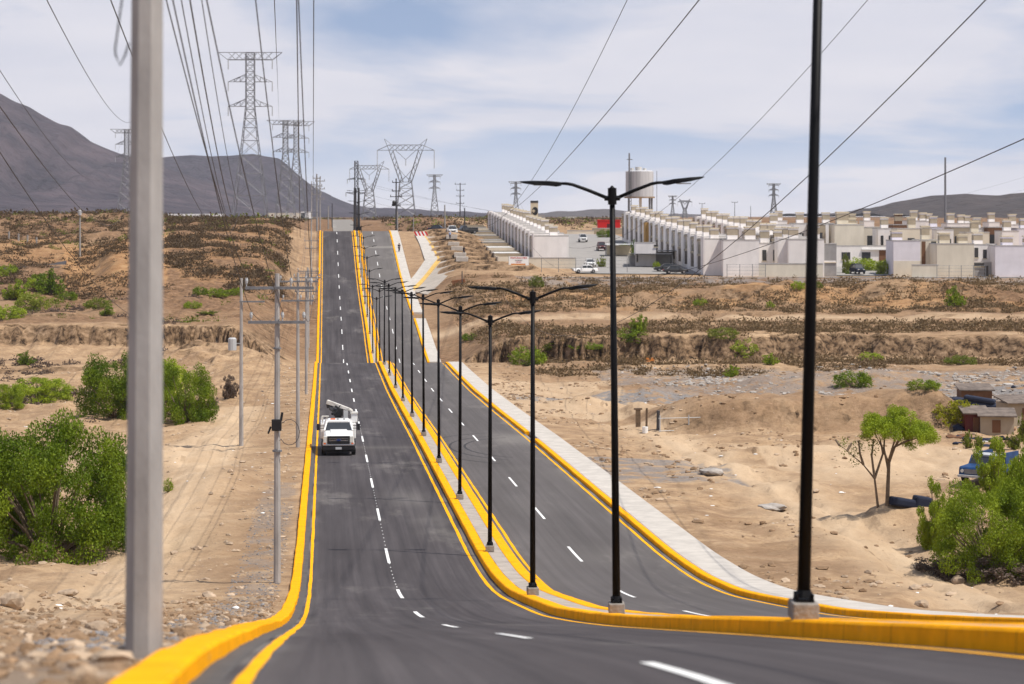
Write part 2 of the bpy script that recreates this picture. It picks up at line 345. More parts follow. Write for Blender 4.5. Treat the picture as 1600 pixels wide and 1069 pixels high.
def hit(px, y):
    X = (px - 800) / F * _DD; z = zg(X, _DD); ray = -(y - HY) / F * _DD
    i = np.nonzero(z >= ray)[0]
    if len(i) == 0: i = [len(_DD) - 1]
    D = _DD[i[0]]; X = (px - 800) / F * D
    return float(X), float(D), float(zg(X, D)[0])
def pt(px, y, D): return Vector(((px - 800) / F * D, D, -(y - HY) / F * D))

# ------------------------------------------------------------------ ground
def ts_axis():
    a = list(np.arange(-20, -3.4, .25)) + [-3.3, -3.0] + [-1, 2, 4.2, 6, 8, 10] + [12.6, 12.86] + list(np.arange(13.1, 30, .25))
    x = 30.; s = .27
    while x < 6000: a.append(x); s *= 1.025 if x < 160 else 1.09; x += s
    x = -20.25; s = .27
    while x > -6000: a.append(x); s *= 1.022 if x > -160 else 1.09; x -= s
    return np.array(sorted(a))
def d_axis():
    a = list(np.arange(-60, 12, 4.)) + list(np.arange(12, 110, .35)) + list(np.arange(110, 284, .55)) + list(np.arange(284, 312, .25)) + list(np.arange(312, 480, .7))
    x = 480.; s = .8
    while x < 8400: a.append(x); s *= 1.02; x += s
    return np.array(a + [8400.])
TA = ts_axis(); DA = d_axis(); nT, nD = len(TA), len(DA)
TT, DDm = np.meshgrid(TA, DA); XX = TT + C(np.minimum(DDm, 1200)) * 1.0
ZZ = zg(XX.ravel(), DDm.ravel())
V = np.stack([XX.ravel(), DDm.ravel(), ZZ], 1)
idx = np.arange(nT * nD).reshape(nD, nT)
Fq = np.stack([idx[:-1,:-1].ravel(), idx[:-1,1:].ravel(), idx[1:,1:].ravel(), idx[1:,:-1].ravel()], 1)

def ground_material():
    m = bpy.data.materials.new('dry_soil'); m.use_nodes = True; t = m.node_tree; n = t.nodes; l = t.links
    p = n['Principled BSDF']; p.inputs['Roughness'].default_value = .95; p.inputs['Specular IOR Level'].default_value = .1
    tx = n.new('ShaderNodeTexCoord'); src = tx.outputs['Object']
    def noise(s, d=8, r=.6, st=None):
        q = n.new('ShaderNodeTexNoise'); q.inputs['Scale'].default_value = s; q.inputs['Detail'].default_value = d; q.inputs['Roughness'].default_value = r
        if st:
            mm = n.new('ShaderNodeMapping'); mm.inputs['Scale'].default_value = st; l.new(src, mm.inputs[0]); l.new(mm.outputs[0], q.inputs['Vector'])
        else: l.new(src, q.inputs['Vector'])
        return q.outputs['Fac']
    def ramp(f, stops):
        r = n.new('ShaderNodeValToRGB'); e = r.color_ramp.elements
        while len(e) < len(stops): e.new(.5)
        for i, (a, c) in enumerate(stops): e[i].position = a; e[i].color = (*c, 1)
        l.new(f, r.inputs[0]); return r.outputs[0]
    def mixc(f, a, b):
        x = n.new('ShaderNodeMix'); x.data_type = 'RGBA'; l.new(f, x.inputs[0]); l.new(a, x.inputs[6]); l.new(b, x.inputs[7]); return x.outputs[2]
    def attr(nm):
        a = n.new('ShaderNodeAttribute'); a.attribute_name = nm; return a.outputs['Fac']
    def math2(op, a, b):
        x = n.new('ShaderNodeMath'); x.operation = op
        for i, v in enumerate((a, b)):
            if isinstance(v, (int, float)): x.inputs[i].default_value = v
            else: l.new(v, x.inputs[i])
        x.use_clamp = True; return x.outputs[0]
    sand = ramp(noise(.35, 10, .65), [(.3, (.26, .16, .085)), (.5, (.40, .27, .155)), (.72, (.52, .38, .245))])
    fine = ramp(noise(3.0, 10, .75), [(.38, (.14, .085, .05)), (.47, (.37, .245, .145)), (.62, (.49, .345, .22)), (.75, (.58, .48, .36))])
    base = mixc(math2('MULTIPLY', noise(.9, 6), .95), sand, fine)
    base = mixc(math2('MULTIPLY', ramp(noise(.55, 9, .72), [(.46, (0, 0, 0)), (.57, (1, 1, 1))]), .78), base, ramp(noise(2.2, 8, .75), [(.35, (.17, .105, .06)), (.65, (.33, .22, .135))]))
    soil = ramp(noise(1.1, 9, .7), [(.34, (.075, .044, .026)), (.5, (.185, .108, .06)), (.68, (.33, .205, .12))])
    orange = ramp(noise(.6, 8, .7), [(.3, (.22, .105, .045)), (.5,(.36,.20,.09)), (.7, (.50, .32, .16))])
    grey = ramp(noise(4, 8, .8), [(.35, (.13, .12, .12)), (.6, (.26, .24, .225)), (.78, (.36, .33, .30))])
    path = ramp(noise(.8, 9, .6, (1, .25, 1)), [(.3, (.42, .295, .185)), (.7, (.56, .42, .28))])
    c = mixc(attr('brush'), base, soil)
    c = mixc(attr('ochre'), c, orange)
    c = mixc(attr('path'), c, path)
    gm = math2('MULTIPLY', attr('gravel'), ramp(noise(.5, 6, .7), [(.42, (0, 0, 0)), (.52, (1, 1, 1))]))
    c = mixc(gm, c, grey)
    # steep faces: mottled earth, with the shade of undercuts and recesses painted in dark
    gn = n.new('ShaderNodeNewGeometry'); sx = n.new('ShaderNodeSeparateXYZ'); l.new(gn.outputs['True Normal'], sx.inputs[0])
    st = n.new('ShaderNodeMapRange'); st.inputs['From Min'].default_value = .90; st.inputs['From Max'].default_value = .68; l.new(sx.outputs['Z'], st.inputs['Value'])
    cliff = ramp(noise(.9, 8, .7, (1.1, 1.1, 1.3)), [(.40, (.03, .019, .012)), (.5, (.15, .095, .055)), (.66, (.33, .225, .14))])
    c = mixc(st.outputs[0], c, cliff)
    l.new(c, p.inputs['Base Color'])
    bp = n.new('ShaderNodeBump'); bp.inputs['Strength'].default_value = .8; bp.inputs['Distance'].default_value = .08
    l.new(noise(5, 10, .75), bp.inputs['Height'])
    b2 = n.new('ShaderNodeBump'); b2.inputs['Strength'].default_value = .6; b2.inputs['Distance'].default_value = .3
    l.new(noise(.9, 8, .7), b2.inputs['Height']); l.new(bp.outputs[0], b2.inputs['Normal']); l.new(b2.outputs[0], p.inputs['Normal'])
    return m
ground = np_obj('ground', V, Fq, ground_material(), smooth=True); set_kind(ground)
Xr, Dr = XX.ravel(), DDm.ravel(); tr = Xr - C(np.minimum(Dr, 1200)); pxr = 800 + F * Xr / np.maximum(Dr, 20)
nsA = fbm(Xr/20, Dr/20, 4); nsB = fbm(Xr/6, Dr/9, 4)
brush = sstep(299, 303, Dr) * 1.0 + sstep(318, 350, Dr) * .35 * (tr < 0) + sstep(480, 560, Dr) * .5
brush = brush + .9 * sstep(345, 365, Dr) * (1 - sstep(486, 510, Dr)) * (pxr > 262) * (tr < -8)
brush = brush * (.75 + .7 * nsA) + .25 * (nsB > .25) * (Dr > 185)
brush = np.where((tr > 13) & (tr < 36) & (Dr > 398) & (Dr < 490), brush * .3, brush)
brush = brush * (1 - .85 * ((tr > 30) & (Dr > 394) & (Dr < 700)))
pinkcut = (tr < -4) & (tr > -10) & (Dr > 380) & (Dr < 485); brush = np.where(pinkcut, .12, brush)
brush = brush + .35 * (nsB > .12) * (tr > 13) * (Dr < 120) * (tr < 19) + .25 * (nsB > .0) * (tr < -4) * (tr > -7.5)
brush = brush + .40 * (Xr > 9) * (Xr < 34) * sstep(161, 164, Dr) * (1 - sstep(172, 180, Dr))
brush = brush + .35 * (tr > 16) * (nsA > -.05) * sstep(186, 196, Dr) * (1 - sstep(300, 302, Dr))
path = np.exp(-((tr - 20.5 + nsA) / 2.3)**2) * (Dr < 170) + np.exp(-((tr + 9.6 + nsA) / 2.0)**2) * (Dr > 48) * (Dr < 190)
path = path + ((tr > 13) * .7 * np.exp(-((Dr - 331 - 4*nsA) / 4)**2)) + sstep(120, 128, Dr) * (1 - sstep(146, 152, Dr)) * (tr > 24) * .9 + (1 - sstep(0, 6, np.abs(Dr - 228))) * (tr > 13) * (tr < 26) * .8
path = path + (tr < -8) * np.exp(-((Dr - 145 - .15 * Xr) / 9)**2) * .9 + (tr > 13) * (tr < 24) * (Dr > 175) * (Dr < 225) * .7
gravel = ((tr < -4.0) & (tr > -5.6) & (Dr < 120)) * .45 + ((tr > 26) & (Dr > 185) & (Dr < 250)) * .6 + ((tr > 13) & (Dr > 120) & (Dr < 136) & (tr < 20)) * .8 + ((tr > 14) & (Dr > 196) & (Dr < 203)) * 1.0 + ((tr < -6) & (Dr < 60)) * .12
gravel = gravel + ((tr > 30) & (Dr > 378) & (Dr < 394)) * .7
ochre = .6 * (nsB > -.1) * sstep(342, 350, Dr) * (1 - sstep(360, 368, Dr)) * (tr > 26) + .45 * (pxr < 120) * sstep(400, 415, Dr) * (1 - sstep(446, 456, Dr)) + .7 * (pxr > 100) * (pxr < 262) * sstep(345, 365, Dr) * (1 - sstep(425, 440, Dr))
ochre = ochre + .35 * (nsB > -.25) * sstep(348, 362, Dr) * (1 - sstep(480, 505, Dr)) * (pxr > 250) * (tr < -9)
for nm, a in (('brush', brush), ('path', path), ('gravel', gravel), ('ochre', ochre)):
    at = ground.data.attributes.new(nm, 'FLOAT', 'POINT'); at.data.foreach_set('value', np.clip(a, 0, 1).astype(np.float32))

# ------------------------------------------------------------------ road
def asphalt_mat():
    m = bpy.data.materials.new('asphalt'); m.use_nodes = True; t = m.node_tree; n = t.nodes; l = t.links
    p = n['Principled BSDF']; p.inputs['Roughness'].default_value = .85; p.inputs['Specular IOR Level'].default_value = .16
    at = n.new('ShaderNodeAttribute'); at.attribute_name = 'road_uv'
    def noise(s, st, d=6, r=.6):
        mm = n.new('ShaderNodeMapping'); mm.inputs['Scale'].default_value = st; l.new(at.outputs['Vector'], mm.inputs[0])
        q = n.new('ShaderNodeTexNoise'); q.inputs['Scale'].default_value = s; q.inputs['Detail'].default_value = d; q.inputs['Roughness'].default_value = r; l.new(mm.outputs[0], q.inputs['Vector']); return q.outputs['Fac']
    def ramp(f, a, ca, b, cb_):
        r = n.new('ShaderNodeValToRGB'); r.color_ramp.elements[0].position = a; r.color_ramp.elements[1].position = b
        r.color_ramp.elements[0].color = (*ca, 1); r.color_ramp.elements[1].color = (*cb_, 1); l.new(f, r.inputs[0]); return r.outputs[0]
    def mul(a, b, f=1, mode='MULTIPLY'):
        x = n.new('ShaderNodeMix'); x.data_type = 'RGBA'; x.blend_type = mode; x.inputs[0].default_value = f; l.new(a, x.inputs[6]); l.new(b, x.inputs[7]); return x.outputs[2]
    base = ramp(noise(1, (.55, .05, 1), 8, .6), .35, (.048, .042, .044), .68, (.076, .068, .071))
    streak = ramp(noise(1, (3.2, .025, 1), 5, .7), .38, (.80, .80, .80), .66, (1.25, 1.24, 1.22))
    dust = ramp(noise(1, (.22, .06, 1), 7, .7), .56, (0, 0, 0), .8, (.13, .12, .105))
    grain = ramp(noise(60, (1, 1, 1), 2, .5), .3, (.8, .8, .8), .7, (1.2, 1.2, 1.2))
    c = mul(mul(base, streak), grain); c = mul(c, dust, 1, 'ADD'); l.new(c, p.inputs['Base Color'])
    at2 = n.new('ShaderNodeAttribute'); at2.attribute_name = 'pale'
    mxx = n.new('ShaderNodeMix'); mxx.data_type = 'RGBA'; l.new(at2.outputs['Fac'], mxx.inputs[0]); l.new(c, mxx.inputs[6]); mxx.inputs[7].default_value = (.27, .25, .225, 1); l.new(mxx.outputs[2], p.inputs['Base Color'])
    bp = n.new('ShaderNodeBump'); bp.inputs['Strength'].default_value = .25; bp.inputs['Distance'].default_value = .01; l.new(noise(80, (1, 1, 1), 2), bp.inputs['Height']); l.new(bp.outputs[0], p.inputs['Normal'])
    return m
ASPH = asphalt_mat()
def stations(d0, d1):
    a = [d0]; 
    while a[-1] < d1:
        d = a[-1]; a.append(d + (.5 if d < 60 else 1.0 if d < 140 else 1.5 if d < 500 else 4))
    a[-1] = d1; return np.array(a)
def kerb_paint(m):
    t = m.node_tree; n = t.nodes; l = t.links; p = n['Principled BSDF']; old = p.inputs['Base Color'].links[0].from_socket
    at = n.new('ShaderNodeAttribute'); at.attribute_name = 'road_uv'; sx = n.new('ShaderNodeSeparateXYZ'); l.new(at.outputs['Vector'], sx.inputs[0])
    fr = n.new('ShaderNodeMath'); fr.operation = 'PINGPONG'; fr.inputs[1].default_value = 1.1; l.new(sx.outputs['Y'], fr.inputs[0])
    lt = n.new('ShaderNodeMath'); lt.operation = 'LESS_THAN'; lt.inputs[1].default_value = .014; l.new(fr.outputs[0], lt.inputs[0])
    nz = n.new('ShaderNodeTexNoise'); nz.inputs['Scale'].default_value = 1; nz.inputs['Detail'].default_value = 8; nz.inputs['Roughness'].default_value = .75
    mp = n.new('ShaderNodeMapping'); mp.inputs['Scale'].default_value = (9, 1.1, 9); l.new(at.outputs['Vector'], mp.inputs[0]); l.new(mp.outputs[0], nz.inputs['Vector'])
    cr = n.new('ShaderNodeValToRGB'); cr.color_ramp.elements[0].position = .57; cr.color_ramp.elements[1].position = .72; cr.color_ramp.elements[0].color = (0, 0, 0, 1); cr.color_ramp.elements[1].color = (.65, .65, .65, 1); l.new(nz.outputs['Fac'], cr.inputs[0])
    a = n.new('ShaderNodeMix'); a.data_type = 'RGBA'; l.new(cr.outputs[0], a.inputs[0]); l.new(old, a.inputs[6]); a.inputs[7].default_value = (.42, .27, .10, 1)
    b = n.new('ShaderNodeMix'); b.data_type = 'RGBA'; ml = n.new('ShaderNodeMath'); ml.operation = 'MULTIPLY'; ml.inputs[1].default_value = .6; l.new(lt.outputs[0], ml.inputs[0]); l.new(ml.outputs[0], b.inputs[0]); l.new(a.outputs[2], b.inputs[6]); b.inputs[7].default_value = (.16, .08, .01, 1)
    l.new(b.outputs[2], p.inputs['Base Color'])
kerb_paint(M['yellow'])
def strip(name, ts, d0, d1, dz, m, wob=0, zf=P, pale=None):
    """sheet following the road between lateral offsets ts"""
    D = stations(d0, d1); ts = np.array(ts, float); k = len(ts)
    DD2, T2 = np.meshgrid(D, ts, indexing='ij')
    if wob:
        T2 = T2 + wob * np.stack([fbm(D/1.7 + 31*j, D*0 + j*7, 3) for j in range(k)], 1)
    X = T2 + C(DD2); Z = zf(DD2) + dz
    Vv = np.stack([X.ravel(), DD2.ravel(), Z.ravel()], 1); i = np.arange(len(D)*k).reshape(len(D), k)
    Q = np.stack([i[:-1,:-1].ravel(), i[:-1,1:].ravel(), i[1:,1:].ravel(), i[1:,:-1].ravel()], 1)
    o = np_obj(name, Vv, Q, m, smooth=True)
    a = o.data.attributes.new('road_uv', 'FLOAT_VECTOR', 'POINT'); a.data.foreach_set('vector', np.stack([T2.ravel(), DD2.ravel(), T2.ravel()*0], 1).astype(np.float32).ravel())
    a = o.data.attributes.new('pale', 'FLOAT', 'POINT'); a.data.foreach_set('value', (pale(T2, DD2) if pale else T2*0).astype(np.float32).ravel())
    return set_kind(o)
edge_ = lambda T, D: .5 * np.clip(.35 + 1.6*fbm(D/3.1, T*2, 4), 0, 1) * (np.exp(-((T+3.15)/.28)**2) + np.exp(-((T-3.5)/.22)**2) + np.exp(-((T-4.9)/.22)**2) + np.exp(-((T-10.98)/.4)**2))
palef = lambda T, D: edge_(T, D) + .34*np.exp(-((T-2.5)/.7)**2-((D-101)/5)**2)*(.6+.8*fbm(T*2,D/2,3)) + .25*np.exp(-((T-1.6)/.9)**2-((D-112)/4)**2) + .14*np.exp(-((D-143)/1.2)**2) + .75 * sstep(500, 560, D) + .35*np.exp(-((D - 263)/1.2)**2) + .0*T
palef2 = lambda T, D: edge_(T, D) + .16 + .12*np.clip(fbm(T/3, D/9, 4), 0, 1) + .12*sstep(300, 420, D) + .5 * np.exp(-((D-262)/1.5)**2) + .30*np.exp(-((D-150)/5)**2) * (T > 8.5) + .35 * ((D > 452) & (D < 456))
strip('road', [-3.35,-3.12,-2.98,-2.84,-2.6,-2.0,-1,0,1,2,2.7,3.05,3.25,3.42,3.6], -20, 495, .0, ASPH, pale=palef)
strip('road', [4.85,5.0,5.15,5.4,6,7,8,9,10,10.4,10.65,10.85,11.05], -20, 495, .0, ASPH, pale=palef2)
strip('road', list(np.linspace(-3.2, 3.3, 6)), 500, 900, .02, ASPH, pale=palef)
# kerbs: real blocks swept along the road
def kerb(name, t0, t1, h, d0, d1, m, wob=.015, hbase=-.3):
    D = stations(d0, d1); rows = []
    w = wob * fbm(D/1.3, D*0+t0, 3); w2 = wob * fbm(D/1.1, D*0+t1+9, 3); wz = wob * .6 * fbm(D/2, D*0+3, 2)
    prof_ = [(t0 - .02, hbase, w), (t0, h - .03, w), (t0 + .03, h, w), (t1 - .03, h, w2), (t1, h - .03, w2), (t1 + .02, hbase, w2)]
    Vv = np.concatenate([np.stack([a + C(D) + ww, D, P(D) + b + wz], 1)[:, None, :] for a, b, ww in prof_], 1)
    k = 6; i = np.arange(len(D)*k).reshape(len(D), k)
    Q = np.stack([i[:-1,:-1].ravel(), i[:-1,1:].ravel(), i[1:,1:].ravel(), i[1:,:-1].ravel()], 1)
    Q = np.concatenate([Q, np.array([[i[0,0], i[0,1], i[0,4], i[0,5]], [i[0,1], i[0,2], i[0,3], i[0,4]], [i[-1,5], i[-1,4], i[-1,1], i[-1,0]], [i[-1,4], i[-1,3], i[-1,2], i[-1,1]]])])
    o = np_obj(name, Vv.reshape(-1, 3), Q, m); uv = np.zeros((len(D), k, 3)); uv[:, :, 0] = np.array([0, .2, .25, .55, .6, .8])[None]; uv[:, :, 1] = D[:, None]
    a = o.data.attributes.new('road_uv', 'FLOAT_VECTOR', 'POINT'); a.data.foreach_set('vector', uv.astype(np.float32).ravel())
    return set_kind(o)
kerb('left_kerb', -3.62, -3.30, .15, -20, 487, M['yellow'], wob=.03)
kerb('median_kerb', 3.52, 3.92, .22, -20, 487, M['yellow'])
kerb('median_kerb', 4.46, 4.88, .22, -20, 487, M['yellow'])
kerb('right_kerb', 11.02, 11.32, .17, -20, 148, M['yellow']); kerb('right_kerb', 11.02, 11.32, .17, 154.5, 257, M['yellow']); kerb('right_kerb', 11.02, 11.32, .17, 302, 349, M['yellow']); kerb('right_kerb', 11.02, 11.32, .17, 357, 487, M['yellow'])
strip('median_pavement', [3.92, 4.46], -20, 487, .205, M['median_concrete'])
kerb('sidewalk', 11.325, 12.86, .165, -20, 258, M['concrete'], wob=0); kerb('sidewalk', 11.325, 12.86, .165, 302, 349, M['concrete'], wob=0); kerb('sidewalk', 11.325, 12.86, .165, 358, 487, M['concrete'], wob=0)
strip('road_marking', [-3.02, -2.90], -20, 487, .006, M['yellow_line'], wob=.02)
strip('road_marking', [3.14, 3.27], -20, 487, .006, M['yellow_line'], wob=.02)
strip('road_marking', [5.12, 5.24], -20, 487, .006, M['yellow_line'], wob=.02)
strip('road_marking', [10.68, 10.80], -20, 257, .006, M['yellow_line'], wob=.02)
strip('concrete_gutter', [-3.31, -3.10], -20, 487, .004, mat('gutter', (.085, .08, .078), .85, .2, 3))
dash_d = [15*k for k in range(1, 18)] + [285, 303, 318, 334, 350, 366, 382, 398, 414, 430, 446, 464, 479]
for t0, dz0, marks in ((0, .007, 1), (7.42, .007, 0)):
    mb = MB(); off = 0 if t0 == 0 else .6
    for d in dash_d:
        ds = np.linspace(d - 2.5 + off, d + 2.5 + off, 7)
        for a, b in zip(ds[:-1], ds[1:]):
            mb.add([(t0 - .056 + float(C(a)), a, float(P(a)) + dz0), (t0 + .056 + float(C(a)), a, float(P(a)) + dz0), (t0 + .056 + float(C(b)), b, float(P(b)) + dz0), (t0 - .056 + float(C(b)), b, float(P(b)) + dz0)], [(0, 1, 2, 3)])
    set_kind(mb.build('road_marking', M['white_line']))
    mb = MB()                                # small setting-out marks between dashes
    d = 76
    while marks and d < 180:
        for q in range(1): mb.box(t0 - .02 + float(C(d)), t0 + .02 + float(C(d)), d, d + .10, float(P(d)) - .01, float(P(d)) + .009)
        d += 1.25
    if marks: set_kind(mb.build('road_marking', M['white_line']))
# transverse joints cracks (thin dark seams in the asphalt)
mb = MB()
for d, ta, tb in ((75.5, -1.2, 3.1), (91.8, -.3, 3.1)):
    mb.add([(ta + float(C(d)), d - .05, float(P(d-.05)) + .004), (tb + float(C(d)), d - .25, float(P(d-.25)) + .004), (tb + float(C(d)), d - .15, float(P(d-.15)) + .004), (ta + float(C(d)), d + .02, float(P(d+.02)) + .004)], [(0, 1, 2, 3)])

def tyre_arc(pts, w=.07):
    mb = MB(); pts = [(t_ + float(C(d)), d) for t_, d in pts]
    for (xa, da), (xb, db) in zip(pts[:-1], pts[1:]):
        v = Vector((xb-xa, db-da)).normalized(); q = (-v.y*w, v.x*w)
        mb.add([(xa+q[0], da+q[1], float(P(da+q[1]))+.0035), (xa-q[0], da-q[1], float(P(da-q[1]))+.0035), (xb-q[0], db-q[1], float(P(db-q[1]))+.0035), (xb+q[0], db+q[1], float(P(db+q[1]))+.0035)], [(0, 1, 2, 3)])
    return set_kind(mb.build('tyre_marks', mat('tyre_rubber_mark', (.035, .032, .033), .8)))
for rr_ in (3.2, 3.9, 5.0): tyre_arc([(10.6 - rr_*1.35*math.cos(a), 143 + rr_*2.6*math.sin(a)) for a in np.linspace(-1.1, 1.3, 22)])
# side street and its sidewalk, draped on the ground
def drape(name, A, B, dz, m, n=5, thick=.5):
    """sheet between two polylines of (px, y) picked on the ground"""
    def res(pl, k):
        q = np.array([hit(*p)[:2] for p in pl]); s = np.r_[0, np.cumsum(np.hypot(*np.diff(q, axis=0).T))]; u = np.linspace(0, s[-1], k)
        return np.stack([np.interp(u, s, q[:,0]), np.interp(u, s, q[:,1])], 1)
    k = 50; a = res(A, k); b = res(B, k); w = np.linspace(0, 1, n + 1)[None, :, None]
    G = a[:, None, :] * (1 - w) + b[:, None, :] * w
    Zt = zg(G[..., 0].ravel(), G[..., 1].ravel(), False) + dz
    Vv = np.concatenate([G.reshape(-1, 2), Zt[:, None]], 1); i = np.arange(k * (n+1)).reshape(k, n+1)
    Q = np.stack([i[:-1,:-1].ravel(), i[:-1,1:].ravel(), i[1:,1:].ravel(), i[1:,:-1].ravel()], 1)
    lo = Vv.copy(); lo[:, 2] -= thick; e = [(i[j,0], i[j+1,0]) for j in range(k-1)] + [(i[j+1,n], i[j,n]) for j in range(k-1)] + [(i[0,j+1], i[0,j]) for j in range(n)] + [(i[-1,j], i[-1,j+1]) for j in range(n)]
    S = np.array([(x, x + len(Vv), y + len(Vv), y) for x, y in e])
    return set_kind(np_obj(name, np.concatenate([Vv, lo]), np.concatenate([Q, S]), m))
DUSTY = mat('dusty_concrete', (.38, .335, .285), .9, .14, .5)
drape('side_street', [(646,458),(688,407),(676,384),(662,368)], [(668,462),(713,414),(716,390),(694,367)], .12, DUSTY, 6)
drape('side_street_kerb', [(640,457),(684,405),(672,382),(660,367)], [(646,458),(689,407),(677,384),(663,368)], .26, mat('dusty_yellow', (.60, .38, .10), .8, .2, 1), 2)
drape('side_sidewalk', [(628,455),(664,409),(656,384),(648,368)], [(640,457),(684,405),(672,382),(660,367)], .24, M['concrete'], 3)
exec_far_road = drape('valley_road', [(-60,428),(60,420),(100,416)], [(-60,421),(60,416),(104,413)], .35, ASPH, 2)

# ------------------------------------------------------------------ mountains (terrain)
def mountain(name, sil, Dc, depth, c1, c2, seed, nu=420):
    s = np.array(sil, float); u = np.linspace(s[0,0], s[-1,0], nu); H = (HY - np.interp(u, s[:,0], s[:,1])) / F * Dc + 4
    kk = np.ones(5)/5; H = np.convolve(np.pad(H, 2, 'edge'), kk, 'valid'); H = np.maximum(H, 0)
    v = np.concatenate([np.linspace(0, 1, 60), np.linspace(1.05, 2, 20)]); U, Vv = np.meshgrid(u, v)
    Xc = (U - 800) / F * Dc
    prof_ = np.where(Vv <= 1, Vv**1.25, np.clip(2 - Vv, 0, 1)**1.1)
    rid = np.abs(fbm(Xc/150 + seed, Vv*1.5, 6, .62)) * 1.15
    body = np.interp(Xc, Xc[0], H)
    Z = body * prof_ * (1 - .75 * rid * np.sin(np.pi * np.clip(Vv, 0, 1))) - 3*(Vv<.2) + 5*fbm(Xc/60+seed, Vv*7, 3) * np.sin(np.pi*np.clip(Vv/2, 0, 1)) * (np.abs(Vv - 1) > .001)
    Y = Dc + (Vv - 1) * depth + 90 * fbm(Xc/300 + seed, Vv*2, 3) * np.sin(np.pi * np.clip(Vv, 0, 1))
    m = mat(name + '_soil', c1, .95, .25, .012, 1.0, .03, col2=c2); m.node_tree.nodes['Bump'].inputs['Distance'].default_value = 25; 
    i = np.arange(U.size).reshape(U.shape); Q = np.stack([i[:-1,:-1].ravel(), i[:-1,1:].ravel(), i[1:,1:].ravel(), i[1:,:-1].ravel()], 1)
    return set_kind(np_obj(name, np.stack([Xc.ravel(), Y.ravel(), Z.ravel()], 1), Q, m, smooth=True))
mountain('mountain', [(-700,100),(-400,90),(-200,110),(-60,134),(0,149),(22,162),(45,170),(64,182),(92,197),(111,201),(140,224),(165,235),(191,245),(215,250),(250,262),(300,280),(360,300),(430,322),(480,337)], 4300, 1500, (.012, .009, .022), (.070, .050, .060), 3.1)  # blue of the distance haze is put into this range's base colours
mountain('mountain', [(60,338),(120,290),(160,256),(200,248),(225,249),(250,249),(270,247),(300,245),(330,247),(360,246),(395,243),(420,248),(436,250),(445,257),(465,275),(490,295),(520,310),(545,321),(575,327),(620,329),(700,333),(770,337)], 5400, 1500, (.012, .009, .023), (.042, .031, .046), 8.7)  # bluish base again carries some painted haze
mountain('mountain', [(1290,338),(1345,338),(1375,329),(1400,321),(1430,315),(1455,310),(1480,309),(1510,307),(1535,309),(1560,310),(1580,307),(1620,304),(1700,296),(1800,300),(2000,325),(2100,338)], 3300, 900, (.030, .022, .022), (.055, .040, .036), 5.2)
mountain('mountain', [(820,338),(870,334),(900,334),(930,330),(950,329),(980,333),(1020,337),(1080,338)], 5200, 900, (.06, .05, .05), (.09, .075, .075), 2.2, 60)

# ------------------------------------------------------------------ lamp posts
ORD = ['nearest','second','third','fourth','fifth','sixth','seventh','eighth','ninth','tenth','eleventh','twelfth','thirteenth','fourteenth','fifteenth','sixteenth','seventeenth','eighteenth','nineteenth','twentieth','twenty-first','twenty-second','twenty-third','twenty-fourth','twenty-fifth','twenty-sixth','twenty-seventh','twenty-eighth']
def make_lamp():
    root = thing('lamp_post', 'x', 'lamp post', group='double-arm lamp posts along the median')
    b = MB(); b.box(-.17, .17, -.22, .22, .017, .25); b.build('footing', M['block'], root, bevel=.02)
    b = MB(); b.tube([(0,0,.25),(0,0,.28)], .17, 4, ph=.785)
    for a in range(4): x, y = (.10 if a & 1 else -.10), (.10 if a & 2 else -.10); b.tube([(x,y,.25),(x,y,.36)], .018, 6)
    b.tube([(0,0,.31),(0,0,.40)], [.13,.09], 10)
    b.build('base_plate', M['black'], root)
    b = MB(); b.tube([(0,0,.3),(0,0,4.6),(0,0,8.95)], [.086,.074,.058], 12); b.build('pole', M['black'], root, smooth=True)
    b = MB(); b.tube([(0,0,8.86),(0,0,9.22)], .095, 10); b.tube([(0,0,9.22),(0,0,9.27)], [.06,.02], 8); b.tube([(-.17,0,9.0),(.17,0,9.0)], .055, 8); b.build('hub', M['black'], root)
    for s, ly in ((-1, 0), (1, .05)):
        b = MB(); b.tube([(s*.1,0,9.0),(s*.5,0,9.17),(s*.85,0,9.30),(s*.98,0,9.325),(s*1.16,0,9.33)], [.04,.038,.035,.034,.03], 8); arm = b.build('arm', M['black'], root, smooth=True)
        b = MB()
        secs = [(1.10,.05,.04,9.28,9.36),(1.2,.07,.06,9.26,9.37),(1.35,.13,.12,9.28,9.385),(1.7,.14,.12,9.305,9.395),(1.92,.10,.08,9.34,9.39),(2.0,.02,.015,9.37,9.385)]
        q = MB(); q.loft(secs, ch=.02)
        b.add([(s*y, x*s, z + ly*(y-1.1)*1.4) for x, y, z in q.v], q.f)
        if s > 0 or True: b.build('luminaire', M['black'], root)
        b = MB(); b.box(s*1.40 if s > 0 else s*1.70, s*1.70 if s > 0 else s*1.40, -.09, .09, 9.29, 9.312); b.build('lens', M['lens'], CH[root.name][-1])
    return root
lamp = make_lamp()
D = 29.6; i = 0
tilt = [(0, R(1.35)), (0, R(-.6)), (0, 0), (0, R(.1)), (0, R(.2)), (0, R(-.25)), (0, R(-.3)), (0, R(-.3)), (0, R(-.4))]
while D < 478:
    t = 4.0 if i > 2 else 3.86
    if i == 0: t = 3.72
    X = t + float(C(D)); z = float(P(D)) + .205
    lab = f'black double-arm lamp post, {ORD[i]} from the camera on the yellow-kerbed median'
    o = lamp if i == 0 else dup(lamp)
    o['label'] = lab; o.location = (X, D, z)
    tl = tilt[i][1] if i < len(tilt) else R(random.uniform(-.5, .5))
    o.rotation_euler = (0, tl, R(random.uniform(-5, 5) + 4))
    D += 20.05; i += 1

